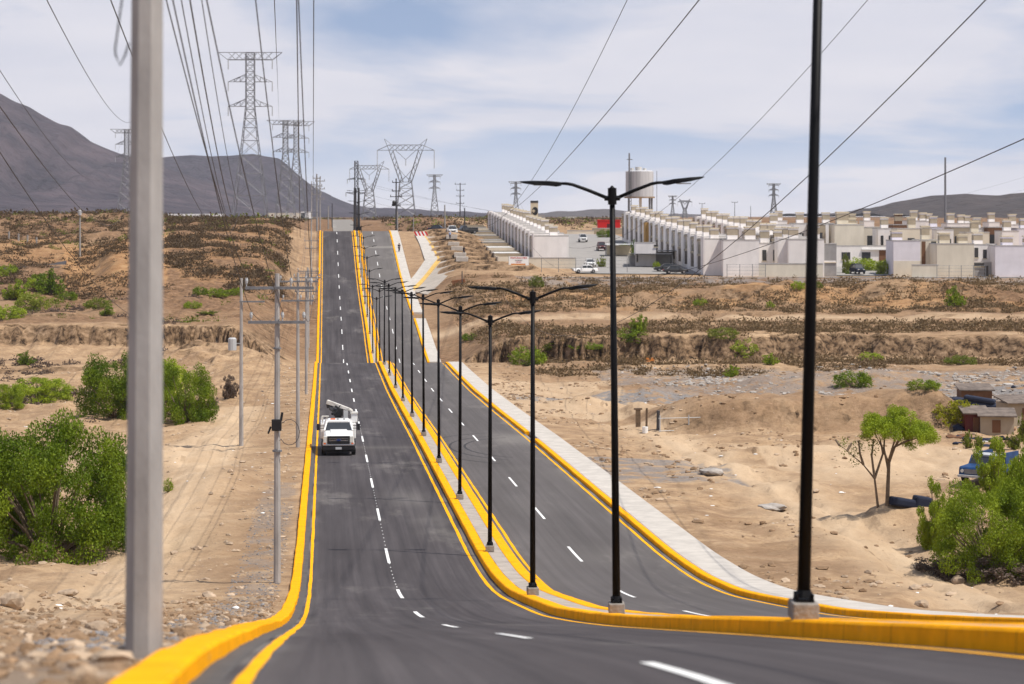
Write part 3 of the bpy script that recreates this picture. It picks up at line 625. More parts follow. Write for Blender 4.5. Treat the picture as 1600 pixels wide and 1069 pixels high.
# ------------------------------------------------------------------ utility poles
def insulator(mb, x, y, z):
    mb.tube([(x,y,z),(x,y,z+.10)], .02, 6); mb.tube([(x,y,z+.1),(x,y,z+.2),(x,y,z+.3)], [.045,.06,.035], 8)
def utility_pole(loc, H, r0, r1, label, arms=(), box=None, group='concrete utility poles left of the road', m='concrete_pole', rz=0, n=8, tilt=0, name='utility_pole', ins=True):
    root = thing(name, label, 'utility pole', loc, rz, group); root.rotation_euler = (0, tilt, rz)
    b = MB(); b.tube([(0,0,-.6),(0,0,H)], [r0,r1], n, ph=math.pi/n); b.build('pole', M[m], root)
    for (z, x0, x1, ix) in arms:
        b = MB(); b.box(x0, x1, -.2, -.1, z-.05, z+.05)
        a = b.build('crossarm', M['steel'], root)
        for x in ix:
            q = MB(); insulator(q, x, -.15, z + .06); q.build('insulator', M['greybox'], a)
    if box:
        for (x, z, r, h) in box:
            b = MB(); b.tube([(x,-.2,z),(x,-.2,z+h*.9),(x,-.2,z+h)], [r,r,r*.7], 10); b.box(min(x,0), max(x,0), -.1, 0, z+h*.5, z+h*.55); b.build('transformer', M['greybox'], root)
    return root
loc1 = (-2.97, 18.5, -3.66)
p1 = utility_pole(loc1, 10.9, .160, .100, 'nearest tall octagonal concrete utility pole beside the rubble and yellow kerb', [(10.3, -1.15, 1.15, (-1.06, .35, 1.05)), (9.1, -1.0, 1.0, (-.6, -.3, .5))], tilt=R(.3))
b = MB(); b.tube([(-.16,-.1,5.6),(-.24,-.1,5.0),(-.235,-.1,4.95),(-.2,-.1,4.87),(-.16,-.1,4.95),(-.13,-.1,5.05)], .008, 6); b.build('cable_loop', M['wire'], p1, smooth=True)
ARMS = [(10.35, -1.1, 1.3, (-1.06, .5, 1.2)), (9.15, -1.0, 1.0, (-.9, .2, .95))]
poles = [loc1]
spec = [(80.5, -8.24, 10.85), (143, -13.35, 10.9), (204, -18.3, 10.9), (258, -23.0, 10.8), (318, -28.2, 11), (372, -32.6, 11), (425, -37.2, 11), (476, -41.6, 11), (540, -46, 12)]
ol = ['second', 'third', 'fourth', 'fifth', 'sixth', 'seventh', 'eighth', 'ninth', 'tenth']
for k, (d, x, h) in enumerate(spec):
    z = Zg(x, d); h2 = h
    o = utility_pole((x, d, z), h2, .135, .085, f'grey concrete utility pole with two crossarms, {ol[k]} from the camera beside the left kerb', ARMS)
    poles.append((x, d, z + h2 - 10.85))
    if k == 0:
        b = MB(); b.box(-.17, .17, -.28, -.1, 5.35, 5.75); b.tube([(.15,-.2,5.7),(.2,-.2,6.0)], .05, 6); b.tube([(-.2,-.2,5.5),(-.3,-.2,5.25)], .04, 6); b.build('meter_box', M['plastic'], o, bevel=.03)
        b = MB(); b.tube([(.1,-.2,5.6)] + [(.45+.35*math.cos(a), -.2, 5.3+.45*math.sin(a)) for a in np.linspace(2.3,-2.6,12)] + [(.1,-.2,5.0)], .012, 5); b.build('cable_loop', M['wire'], o)
        [(lambda b: (b.tube([(0,0,a),(0,0,a+.06)], r, 10), b.build('strap', M['steel'], o)))(MB()) for a, r in ((4.6,.17),(8.2,.14))]
X, D_, z = hit(377, 698)
utility_pole((X, D_, z), 10.7, .15, .09, 'concrete utility pole carrying a grey transformer can, standing apart on the dirt', [(9.2, -.1, 1.5, ())], [(-.55, 6.1, .27, .8)])
X, D_, z = hit(125, 402)
utility_pole((X, D_, z), 9, .2, .12, 'weathered pole on the rugged left hillside', [], m='far_pole', box=[(.0, 7.6, .32, .9)])
for k, px in enumerate((14, 29, 43, 57)):
    X, D_, z = hit(px, 374 + k*3); b = MB(); b.tube([(0,0,-.2),(0,0,1.3)], .17, 6)
    o = b.build('fence_post', M['far_pole']); o.location = (X, D_, z + .1); tag(o, f'short pale post, {(["first"] + ORD[1:])[k]} from the left along the tan mound at the left edge', 'post', 'short posts along the tan mound')
# wires between poles
def wire(A, B, sag, r, label, group='overhead wires', n=24, name='overhead_wire'):
    A = Vector(A); B = Vector(B); pts = []; s0 = (A.y + 25) / (B.y - A.y) if group.startswith('long') else 0
    for k in range(n + 1):
        s = -s0 + (1 + s0) * k / n; p = A.lerp(B, s); p.z -= 4 * sag * s * (1 - s); pts.append(p)
    b = MB(); b.tube(pts, r, 5); o = b.build(name, M['wire'], smooth=True); return tag(o, label, 'wire', group)
offs1 = [(-1.06, 10.65), (.35, 10.65), (1.05, 10.65), (-.6, 9.45), (-.3, 9.45), (.5, 9.45)]
offs = [(-1.06, 10.7), (.5, 10.7), (1.2, 10.7), (-.9, 9.5), (.2, 9.5), (.95, 9.5)]
for k in range(len(poles) - 1):
    a, c = poles[k], poles[k+1]
    for j in range(6):
        oa = offs1[j] if k == 0 else offs[j]; ob = offs[j]
        if k >= 1 and j in (4,): continue
        if k == 0 and j == 5: continue
        r = .011 if k == 0 else .009 + .002 * k
        wire((a[0] + oa[0], a[1], a[2] + oa[1]), (c[0] + ob[0], c[1], c[2] + ob[1]), .9 if k else .8, r,
             f'{["left", "middle", "right"][j % 3]} wire on the {"upper" if j < 3 else "lower"} crossarms between the {(["nearest"] + ol)[k]} and {ol[k]} left utility poles', 'wires strung along the left utility poles')
longw = [((424,-120,60),(436,186,950),0,.02,'steep thin wire dropping to the far lattice towers on the left'),
 ((491,-300,30),(489,332,280),1.2,.012,'near-vertical wire left of the road vanishing point'),
 ((460,-250,30),(469,372,120),.3,.013,'thick near-vertical wire passing over the left kerb'),
 ((1145,-66,70),(752,340,480),3,.021,'strong diagonal wire crossing the sky above the left housing row'),
 ((1600,-62,62),(745,352,480),16,.019,'long diagonal wire crossing behind the second lamp head'),
 ((1700,172,60),(830,384,430),5.5,.018,'lowest diagonal wire sweeping over the right housing blocks'),
 ((1390,-40,140),(800,289,700),18,.022,'faint thin wire above the cylindrical water tank'),
 ((1000,-42,130),(711,284,700),14,.022,'faint wire reaching the pole right of the delta tower'),
 ((-60,15,120),(192,202,900),14,.025,'thin wire running down to the tower behind the nearest concrete pole'),
 ((40,-66,60),(212,185,300),2,.016,'wire running from the top left down behind the concrete pole'),
 ((-40,110,70),(190,338,420),3,.02,'dark wire crossing the left mountain steeply'),
 ((-40,175,120),(322,290,800),26,.03,'wire curving low across the left mountain'),
 ((276,-40,36),(352,331,84),.3,.010,'thin wire beside the steep pair left of the tallest tower'),
 ((290,-40,36),(361,333,84),.3,.014,'thick steep wire of the pair left of the tallest tower'),
 ((309,-40,36),(371,320,90),.3,.009,'faint steep wire just left of the tallest tower top'),
 ((150,-60,60),(388,210,640),16,.018,'wire curving to the big lattice tower'),
 ]
for A, B, sg, r, lab in longw: wire(pt(*A), pt(*B), sg, r, lab, 'long wires crossing the sky', 60)
for k, (y0, y1) in enumerate(((283,284),(300,297),(310,312),(287,262))):
    wire(pt(560, y0, 1100), pt(1700, y1 - 20, 1300), 30, .035, f'{["third","second lowest","lowest","topmost"][k]} faint wire stretching above the town skyline', 'faint wires above the town skyline', 40)

# ------------------------------------------------------------------ lattice towers
def lattice(mb, levels, r=.1, taper=None):
    """levels: list of (z, half width); four legs and X braces on each face"""
    for (z0, w0), (z1, w1) in zip(levels[:-1], levels[1:]):
        c0 = [(-w0,-w0,z0),(w0,-w0,z0),(w0,w0,z0),(-w0,w0,z0)]; c1 = [(-w1,-w1,z1),(w1,-w1,z1),(w1,w1,z1),(-w1,w1,z1)]
        for j in range(4):
            k = (j + 1) % 4
            mb.tube([c0[j], c1[j]], r*1.3, 4); mb.tube([c0[j], c1[k]], r*.75, 4); mb.tube([c0[k], c1[j]], r*.75, 4); mb.tube([c1[j], c1[k]], r*.75, 4)
def tower_arms(mb, z, wb, L_, h, r, down=True):
    for s in (-1, 1):
        tip = (s*L_, 0, z)
        for y in (-wb, wb):
            mb.tube([(s*wb, y, z), tip], r, 4); mb.tube([(s*wb, y, z+h), tip], r, 4)
            for q in (.33, .66):
                a = Vector((s*wb, y, z)).lerp(Vector(tip), q); c = Vector((s*wb, y, z+h)).lerp(Vector(tip), q); mb.tube([a, c], r*.7, 4)
                c2 = Vector((s*wb, y, z+h)).lerp(Vector(tip), q-.33); mb.tube([a, c2], r*.7, 4)
def insul(mb, pts, L_, r=.14):
    for x, z in pts: mb.tube([(x,0,z),(x,0,z-L_)], r, 5)
def insuls(pts, L_, parent, r=.14):
    for p in pts: b = MB(); insul(b, [p], L_, r); b.build('insulator', M['greybox'], parent)
def big_tower(px, ytop, ybase, D_, label, s=1.0, r=.10, name='lattice_tower', rz=0):
    Hh = (ybase - ytop) / F * D_; q = Hh / 46.
    base = pt(px, ybase, D_); root = thing(name, label, 'tower', base, rz, 'lattice transmission towers')
    b = MB(); lv = [(0,4.6),(7,3.9),(13,3.2),(18,2.6),(22,2.1),(25.5,1.75),(28,1.5),(30.5,1.25)] + [(30.5+1.72*k, 1.15) for k in range(1, 10)]
    lattice(b, [(z*q, w*q) for z, w in lv], r); b.build('mast', M['steel'], root)
    for z, L_, h in ((31.3, 6.0, 2.0), (38.0, 6.0, 2.0)):
        b = MB(); tower_arms(b, z*q, 1.15*q, L_*q, h*q, r*.9); a = b.build('crossarm', M['steel'], root)
        insuls([(-L_*q, z*q), (L_*q, z*q)], 2.6*q, a)
    b = MB(); z0, z1 = 44*q, 46*q
    for y in (-1.1*q, 1.1*q):
        b.tube([(-8.7*q,y*.3,z1),(8.7*q,y*.3,z1)], r, 4); b.tube([(-6.1*q,y,z0),(6.1*q,y,z0)], r, 4)
        b.tube([(-8.7*q,0,z1),(-6.1*q,y,z0)], r, 4); b.tube([(8.7*q,0,z1),(6.1*q,y,z0)], r, 4)
        for k in range(-3, 3): b.tube([(k*2*q,y,z0),((k+1)*2*q,y*.6,z1)], r*.7, 4); b.tube([((k+1)*2*q,y,z0),(k*2*q,y*.6,z1)], r*.7, 4)
    a = b.build('crossarm', M['steel'], root); insuls([(-6*q, z0), (6*q, z0)], 2.6*q, a)
    return root
big_tower(391, 82, 346, 640, 'tallest steel lattice tower left of the road with three tiers of arms', r=.075)
big_tower(446, 188, 342, 1000, 'grey lattice tower just behind and right of the tallest tower', r=.10)
big_tower(463, 190, 341, 1060, 'lattice tower overlapping another one at the mountain slope edge', r=.10)
big_tower(198, 202, 338, 1150, 'faint lattice tower half hidden by the nearest concrete pole', r=.11)
big_tower(679, 273, 340, 1700, 'small distant lattice tower right of the delta tower', r=.2)
big_tower(806, 284, 345, 1500, 'faint lattice tower above the left housing row', r=.2)
big_tower(1209, 287, 345, 1500, 'faint lattice tower above the middle of the right housing blocks', r=.2)
big_tower(1051, 306, 345, 2000, 'tiny faint lattice tower right of the water tank', r=.2)
def delta_tower(px, ytop, ybase, D_, label, r=.085, f=1.0):
    Hh = (ybase - ytop) / F * D_; q = Hh / 34.
    root = thing('delta_tower', label, 'tower', pt(px, ybase, D_), 0, 'delta-shaped transmission towers')
    b = MB(); lattice(b, [(z*q, w*q) for z, w in ((0,4.2),(4,3.75),(8,3.3),(11.5,2.9),(14.5,2.6),(17,2.3))], r); b.build('mast', M['steel'], root)
    b = MB()
    for s in (-1, 1):
        for y in (-1.5, 1.5):
            for xo in (0, 1.3):
                b.tube([(s*(2.3-xo)*q, y*q*1.2, 17*q), (s*(6.6-xo*1.2)*q, y*.6*q, 29.5*q)], r*1.2, 4)
            for k in range(6):
                a0 = k/6; a1 = (k+1)/6
                p0 = Vector((s*(2.3+4.3*a0)*q, y*q, (17+12.5*a0)*q)); p1 = Vector((s*(1.0+3.9*a1)*q, y*q, (17+12.5*a1)*q)); b.tube([p0, p1], r*.6, 4)
        b.tube([(s*6.6*q,0,29.5*q),(s*8.4*q,0,34*q)], r*1.1, 4); b.tube([(s*5.4*q,0,31.6*q),(s*8.4*q,0,34*q)], r*.8, 4)
        b.tube([(s*4.0*q,0,29.5*q),(0,0,25.8*q)], r*.9, 4)
        b.tube([(s*2.3*q,0,17*q),(0,0,19.2*q)], r*1.4, 4); b.tube([(s*4.3*q,0,24*q),(0,0,19*q)], r, 4)
    b.build('fork', M['steel'], root)
    b = MB()
    for y in (-.9*q, .9*q):
        b.tube([(-11.2*q,0,29.5*q),(11.2*q,0,29.5*q)], r, 4); b.tube([(-6.5*q,y,31.6*q),(6.5*q,y,31.6*q)], r, 4)
        for s in (-1, 1): b.tube([(s*6.5*q,y,31.6*q),(s*11.2*q,0,29.5*q)], r, 4)
        for k in range(-3, 3): b.tube([(k*2.17*q,y,29.5*q),((k+1)*2.17*q,y,31.6*q)], r*.7, 4); b.tube([((k+1)*2.17*q,y,29.5*q),(k*2.17*q,y,31.6*q)], r*.7, 4)
    a = b.build('crossarm', M['steel'], root)
    insuls([(-11.2*q, 29.5*q), (11.2*q, 29.5*q)], 7.2*q, a, .13); insuls([(0, 25.8*q)], 2.5*q, a, .13)
    return root
delta_tower(634, 217, 352, 760, 'large delta-shaped lattice tower right of the road with arms spread like a V')
delta_tower(577, 252, 345, 1050, 'delta-shaped lattice tower partly hidden behind the dark lattice pole on the median', r=.11)
delta_tower(1070, 311, 345, 2400, 'tiny far delta-shaped tower right of the water tank', r=.3)
# dark line pole on the median crest
def crest_pole():
    z0 = float(P(484)) + .2; root = thing('transmission_pole', 'dark double steel mast with lattice top and insulator arms at the crest of the median', 'tower', (4.15 + float(C(484)), 484, z0))
    b = MB(); b.tube([(-.28,0,0),(-.28,0,9.0)], [.36,.26], 10); b.build('mast', M['dark_steel'], root)
    b = MB(); b.tube([(.45,.6,0),(.45,.6,9.0)], [.32,.22], 10); b.build('mast', M['dark_steel'], root)
    b = MB(); lattice(b, [(8+.95*k, .36) for k in range(8)], .055); b.build('lattice_mast', M['dark_steel'], root)
    for z, L_ in ((10.8, 1.9), (8.0, 2.2)):
        b = MB(); tower_arms(b, z, .3, L_, -.45 if z < 9 else .3, .05); a = b.build('crossarm', M['dark_steel'], root)
        insuls([(-L_, z), (L_, z)], .9, a, .09)
    b = MB(); b.box(.1, 1.1, -.3, .3, 0, .8); b.build('cabinet', M['plastic'], root)
crest_pole()
def line_pole(px, ytop, ybase, D_, label, arms=(), m='far_pole', r=.17, blob=None, cat='utility pole', name='utility_pole', group='far poles on the plateau'):
    base = pt(px, ybase, D_); Hh = (ybase - ytop) / F * D_
    root = thing(name, label, cat, base, 0, group)
    b = MB(); b.tube([(0,0,-1),(0,0,Hh)], [r, r*.7], 8); b.build('pole', M[m], root)
    for (f, L_) in arms:
        b = MB(); b.box(-L_, L_, -.1, .1, Hh*f-.09, Hh*f+.09)
        for x in (-L_*.9, L_*.9): b.tube([(x,0,Hh*f),(x,0,Hh*f+.45)], .08, 6)
        b.build('crossarm', M[m], root)
    if blob:
        b = MB(); b.tube([(-.5,0,Hh*blob),(-.5,0,Hh*blob+.9),(-.5,0,Hh*blob+1.2)], [.3,.42,.2], 8); b.build('transformer', M['tank'], root)
    return root
line_pole(495, 272, 366, 500, 'tall far pole with stacked crossarms left of the road crest', ((.93,.9),(.8,1.2),(.66,1.1)), r=.22)
line_pole(500, 276, 364, 560, 'second tall far pole just right of another left of the crest', ((.92,1.2),(.78,1.2),(.6,1.1)), r=.18)
line_pole(519, 318, 358, 640, 'short dark pole beside the far stretch of road', (), 'dark_steel', .16)
line_pole(513, 322, 360, 620, 'short pale pole beside the far stretch of road', (), 'far_pole', .2)
line_pole(619, 279, 368, 520, 'dark multi-arm pole standing left of the large delta tower', ((.93,.9),(.78,1.0),(.68,1.4),(.52,1.0)), 'dark_steel', .2, .52)
line_pole(621, 330, 372, 500, 'pale concrete post right of the sidewalk at the crest', (), 'far_pole', .18)
line_pole(646, 340, 370, 500, 'thin grey post on the scrub right of the crest', (), 'far_pole', .14)
line_pole(719, 286, 350, 900, 'far pole with stacked crossarms above the scrub', ((.97,2.2),(.82,1.6),(.68,1.6),(.5,1.6)), 'dark_steel', .25)
line_pole(695, 320, 360, 520, 'pale pole rising behind the parked white pickup', (), 'far_pole', .2)
line_pole(726, 325, 362, 530, 'dark pole behind the dark parked pickup', (), 'dark_steel', .17)
line_pole(1477, 246, 352, 900, 'very tall thin mast above the right housing blocks', (), 'steel', .5, name='radio_mast', cat='mast')
line_pole(1148, 316, 350, 900, 'thin street pole above the middle roofs', ((.99,1.2),), 'steel', .16)
line_pole(1097, 318, 350, 900, 'thin pole just right of the tiny delta tower', ((.99,1.2),), 'steel', .16)
line_pole(1173, 322, 350, 1000, 'faint thin pole above the middle roofs', (), 'steel', .16)

# ------------------------------------------------------------------ housing
FB = []
def house(x, y, z, w, d, h, label, rz=0, wall='wall_w', front=-1, tower=(.6, .65, 1.9), fins=True, windows=True, tank=None, cap='cap', group='small two-storey terraced houses', extra=None, fence=None, name='terraced_house', twall=None):
    """local x across (front at -x), local y along the row, near end at y=0"""
    root = thing(name, label, 'house', (x, y, z), rz, group)
    wm = M[wall]
    b = MB(); b.box(0, d, .0, w, -1.6, h); b.box(.25, d-.15, .2, w-.2, h, h+.02); b.build('wall', wm, root)
    b = MB(); b.box(-.03, d+.03, .0-.0, .16, h+.02, h+.24); b.box(-.03, .16, .16, w-.16, h+.02, h+.24); b.box(d-.13, d+.03, .16, w-.16, h+.02, h+.24); b.box(-.03, d+.03, w-.16, w, h+.02, h+.24); b.build('parapet', M['roof'] if wall != 'wall_c' else wm, root)
    if fins:
        b = MB(); b.box(-.2, .7, .02, w*.42, -1.4, h + .5); b.build('fin_wall', wm, root)
        pass
        b = MB(); b.box(-.12, 0, w*.46, w-.02, h-.3, h+.05); b.box(-.14, 0, w*.46, w-.02, h*.47, h*.52); b.build('balcony_slab', M['beige'], root)
    if windows:
        for (ya, yb, za, zb, nm) in ((w*.5, w-.2, h*.53, h*.93, 'window'), (w*.5, w-.2, .1, h*.46, 'door')):
            b = MB(); b.box(-.04, 0, ya, yb, za, zb); q = b.build(nm, M['glass'] if nm == 'window' else M['door'], root)
            if nm == 'window': b = MB(); b.box(-.07, -.04, (ya+yb)/2-.04, (ya+yb)/2+.04, za, zb); b.box(-.09, 0, ya-.06, yb+.06, za-.1, za); b.build('frame', M['cap'], q)
    if tower:
        tx, ty, th = tower; s = .95
        s = .72; th = th * (.82 + .3 * ((x * 7.13 + y * 3.7) % 1.0)); cx, cy = d*tx, w*ty
        b = MB(); b.box(cx-s, cx+s, cy-s, cy+s, h+.02, h+th); b.build('roof_tower', M[twall or wall], root)
        b = MB(); b.box(cx-s-.02, cx+s+.02, cy-s-.02, cy+s+.02, h+th*.45, h+th-.25); b.build('tower_panel', M['beige'], root)
        b = MB(); b.box(cx-s-.12, cx+s+.12, cy-s-.12, cy+s+.12, h+th, h+th+.18); b.build('tower_cap', M[cap], root)
    if tank:
        b = MB(); b.tube([(tank[0],tank[1],h+.02),(tank[0],tank[1],h+.9),(tank[0],tank[1],h+1.15)], [.55,.55,.2], 12); b.build('water_tank', M['tank'], root)
    if fence:
        b = MB(); b.box(-fence, 0, -.01, .14, -1.2, 1.9); b.build('yard_wall', wm, root)
    return root
def front_box(x0, x1, ytop, ybase, D_, label, wall='wall_w', depth=7, wins=(), fenceh=None, tower=None, name='house', group='end houses facing the open ground', trim=None, door=None, towercap='cap'):
    """house whose long side faces the camera, picked by its pixel extents at distance D_"""
    A = pt(x0, ybase, D_); B = pt(x1, ytop, D_); w = B.x - A.x; h = B.z - A.z
    root = thing(name, label, 'house', (A.x, D_, A.z), 0, group); wm = M[wall]
    b = MB(); b.box(0, w, 0, depth, -1.5, h); b.box(.2, w-.2, .2, depth-.2, h, h+.02); b.build('wall', wm, root)
    b = MB(); b.box(-.04, w+.04, -.04, .14, h+.02, h+.2); b.box(-.04, .14, .14, depth, h+.02, h+.2); b.box(w-.14, w+.04, .14, depth, h+.02, h+.2); b.build('parapet', M['roof'], root)
    for (a, c, e, g, mm) in wins:
        b = MB(); b.box(w*a, w*c, -.05, 0, h*e, h*g); q = b.build('window', M[mm], root)
        b = MB(); b.box(w*a-.08, w*c+.08, -.12, 0, h*e-.12, h*e); b.build('sill', M['cap'], q)
    if trim:
        b = MB(); b.box(w*trim[0], w*trim[1], -.3, 0, h*trim[2], h*trim[3]); b.build('balcony', M[trim[4]], root)
    if tower:
        for (tx, tw, th) in tower:
            b = MB(); b.box(w*tx-tw, w*tx+tw, depth*.5-tw, depth*.5+tw, h+.02, h+th); b.build('roof_tower', wm, root)
            b = MB(); b.box(w*tx-tw-.02, w*tx+tw+.02, depth*.5-tw-.02, depth*.5+tw+.02, h+th*.4, h+th-.3); b.build('tower_panel', M['beige'], root)
            b = MB(); b.box(w*tx-tw-.12, w*tx+tw+.12, depth*.5-tw-.12, depth*.5+tw+.12, h+th, h+th+.2); b.build('tower_cap', M[towercap], root)
    return root
# left row, receding uphill beside the terraces
n1 = 15; a0 = Vector((4.1, 420)); a1 = Vector((-5.9, 552)); dr = (a1 - a0); ang = math.atan2(dr.y, dr.x) - math.pi/2; wl_ = dr.length / n1
for k in range(n1):
    p = a0 + dr * (k / n1); s = k / (n1 - 1); D_ = p.y
    zr = -3.75 + (0.75 + 3.75) * s**.9
    house(p.x, p.y, zr - 5.2, wl_, 6.3, 5.2, f'white terraced house in the left row, {ORD[k]} from its blank end wall' if k else 'white terraced house closing the left row with its blank end wall', ang, 'wall_w', tower=(.62, .5, 2.1), cap='cap', group='terraced houses of the left row', fence=None)
    # front yard wall is part of the yard, a thing of its own
    q = p + Vector((-6.6, 0)); zt = -7.1 + 5.4 * s**.95; zt = zt - .3
    r = thing('yard_wall', f'beige block yard enclosure below the left row, {ORD[k]} from the printed banner', 'wall', (q.x, q.y, zt), ang, 'yard enclosures below the left row')
    b = MB(); b.box(0, .15, .03, wl_-.03, -2.6, 0); b.box(.15, 5.2, .03, .2, -2.6, 0); b.build('wall', M['beige' if k % 3 else 'wall_c'], r)
    b = MB(); b.box(-.08, 0, .05, .3, -2.6, .05); b.build('pillar', M['wall_c'], r)
    if k in (1, 3, 5, 6, 8, 10, 12): b = MB(); b.box(-.1, 4.6, .25, wl_-.3, .02, .16); b.box(.2, 4.2, .5, wl_-.5, -1.6, .02); b.build('roof', M['sheet'] if k in (1, 3) else M['wall_g'], r)
# low wall linking the row to the street edge
front_box(826, 899, 404, 419, 417, 'low cream perimeter wall below the end of the left row', 'wall_c', .2, name='perimeter_wall', group='perimeter walls')
# right row along the street
n2 = 15; a0 = Vector((33.6, 400)); a1 = Vector((24.6, 512)); dr = a1 - a0; ang2 = math.atan2(dr.y, dr.x) - math.pi/2; w2_ = dr.length / n2
for k in range(n2):
    p = a0 + dr * (k / n2); s = k / (n2 - 1); zr = -4.1 + 4.6 * s
    o = house(p.x, p.y, zr - 5.4, w2_, 6.5, 5.4, f'white terraced house in the street row, {ORD[k]} from its near end wall' if k else 'white terraced house closing the near end of the street row with a plain end wall', ang2, 'wall_w', tower=(.35, .5, 1.9), group='terraced houses of the street row', twall='wall_w')
    if k == 9:
        b = MB(); b.box(-.9, -.05, 1.0, w2_*.5, 0, 5.3); b.build('screen', mat('ochre_screen', (.42, .24, .07), .8), o)
# second street row right behind, towers show above the first
n3 = 14; a0 = Vector((46.3, 398)); a1 = Vector((41, 520)); dr = a1 - a0; ang3 = math.atan2(dr.y, dr.x) - math.pi/2; w3_ = dr.length / n3
for k in range(n3):
    p = a0 + dr * (k / n3); s = k / (n3 - 1); zr = -4.1 + 3.6 * s
    house(p.x, p.y, zr - 5.4, w3_, 7.0, 5.4, f'white terraced house of the row behind the street row, {ORD[k]} from the camera' if k else 'white terraced house nearest the camera in the row behind the street row', ang3, 'wall_w', tower=(.3, .5, 2.0), group='terraced houses of the second street row')
front_box(1130, 1186, 376, 431, 396, 'large blank white gable wall right of the dark carports', 'wall_w', 7, tower=((.3,.9,2.3),(.8,.9,2.2)))
front_box(1184, 1232, 381, 429, 402, 'recessed house with slim dark windows left of the tall lamp post', 'wall_w', 8, wins=((.15,.28,.45,.8,'glass'),(.5,.62,.45,.8,'glass'),(.62,.95,.05,.7,'glass')), tower=((.3,.8,2.4),(.75,.8,2.2)))
front_box(1232, 1288, 375, 430, 396, 'blank white gable wall directly behind the tall near lamp post', 'wall_w', 7, tower=((.2,.8,2.0),(.8,.8,2.4)))
front_box(1287, 1307, 382, 430, 397, 'narrow grey block house right of the tall near lamp post', 'wall_g', 7, wins=((.0,.95,.42,.47,'wall_w'),))
front_box(1186, 1286, 413, 430, 394.5, 'low cream boundary wall behind the tall near lamp post', 'wall_c', .2, name='perimeter_wall', group='perimeter walls')
front_box(1396, 1438, 377, 430, 397, 'lilac-white gable wall right of the street trees', 'wall_l', 8, wins=((.0,1.0,-.1,.42,'wall_c'),), tower=((.25,.9,1.6),))
front_box(1438, 1465, 376, 426, 403, 'recessed front with two tall brown openings', 'wall_c', 8, wins=((.08,.3,.12,.97,'brown'),(.62,.92,.12,.97,'glass')), tower=((.5,.7,2.4),))
front_box(1464, 1522, 382, 432, 396, 'wide greenish-cream gable wall in the right half of the town front', 'wall_c', 8, tower=((.3,.9,1.8),(.8,.8,1.5)))
front_box(1519, 1557, 383, 411, 400, 'upper storey with three small windows over a dark opening', 'wall_w', 8, wins=((.1,.25,.3,.85,'glass'),(.45,.6,.25,.75,'glass'),(.8,.93,.25,.75,'glass')), trim=(0,.5,-.06,.04,'brown'), tower=((.4,.8,2.0),))
front_box(1519, 1556, 411, 433, 398, 'ground floor wall with a dark doorway under the three-window storey', 'wall_g', 6, wins=((.52,.68,0,.8,'glass'),(0,.5,.75,1.0,'glass')), name='perimeter_wall', group='perimeter walls')
front_box(1555, 1640, 385, 434, 395, 'bright white gable wall at the right edge of the town front', 'wall_l', 8, tower=((.3,.9,1.6),(.7,.8,1.6)))
front_box(1425, 1466, 415, 432, 393.5, 'low cream wall under the brown openings', 'wall_c', .2, name='perimeter_wall', group='perimeter walls')
front_box(1304, 1350, 352, 383, 440, 'white upper gable wall behind the street trees', 'wall_c', 8, tower=((.35,1.1,2.4),(.65,.9,1.2)))
front_box(1306, 1396, 385, 408, 424, 'long low house with pale carport roof behind the street trees', 'wall_w', 8, wins=((.1,.25,.1,.6,'glass'),(.45,.6,.1,.6,'glass'),(.75,.98,0,.8,'brown')), trim=(.45,1.0,.75,.85,'sheet'))
k = 0; rs = random.Random(5)
desc = ['with a brown panelled balcony', 'with a dark recessed loggia', 'with a small square window', 'with a cream roof tower', 'with an orange-trimmed balcony', 'with twin roof towers', 'with a black water tank', 'with slim paired windows']
for (x0, x1, yt, D_, wl, st) in [
 (1188,1236,352,440,'wall_w',3),(1240,1266,350,450,'wall_w',2),(1266,1290,352,445,'beige',0),(1284,1304,350,455,'wall_w',7),(1350,1376,356,455,'wall_c',1),(1372,1400,358,445,'wall_w',7),
 (1396,1420,352,460,'brown',3),(1402,1456,358,432,'wall_c',6),(1418,1446,346,470,'wall_w',2),(1454,1472,356,450,'wall_l',7),(1464,1490,360,436,'wall_w',1),(1486,1516,356,446,'beige',1),
 (1480,1500,350,480,'wall_w',4),(1510,1546,364,432,'wall_c',2),(1523,1540,358,450,'wall_w',2),(1544,1570,356,446,'brown',0),(1566,1592,362,436,'wall_w',4),(1574,1600,352,470,'wall_w',3),(1590,1640,358,445,'wall_l',5),
 (1210,1230,346,500,'wall_w',3),(1320,1340,347,520,'wall_c',5),(1350,1366,346,520,'wall_w',3),(1440,1460,347,500,'wall_w',5),(1500,1520,350,510,'wall_w',5),(1545,1562,348,520,'wall_w',3),(1600,1650,350,500,'wall_w',5)]:
    wins = {0:((.1,.8,.45,.8,'glass'),), 1:((.2,.85,.3,.75,'glass'),), 2:((.35,.6,.6,.75,'glass'),), 7:((.15,.3,.2,.8,'glass'),(.6,.8,.2,.8,'glass'))}.get(st, ((.3,.5,.5,.75,'glass'),))
    yb = HY + (10.2 - (D_-400)*.03) / D_ * F
    o = front_box(x0, x1, yt, yb, D_, f'pale flat-roofed house {desc[st]}, {(["first"] + ORD[1:])[k]} built behind the front gables', wl, 7, wins, tower=None if st in (0, 1) else (((.3,.7,1.9),(.75,.7,1.7)) if st == 5 else ((.5,.7,2.1),)), group='houses further back in the town', trim=(.0,1.0,.3,.42,'orange') if st == 4 else ((0,.9,.25,.4,'beige') if st in (0, 1) else None))
    if st == 6:
        b = MB(); b.tube([(.9*2,3,5.6),(1.8,3,6.6),(1.8,3,6.9)], [.6,.6,.2], 12); b.build('water_tank', M['tank'], o)
    k += 1
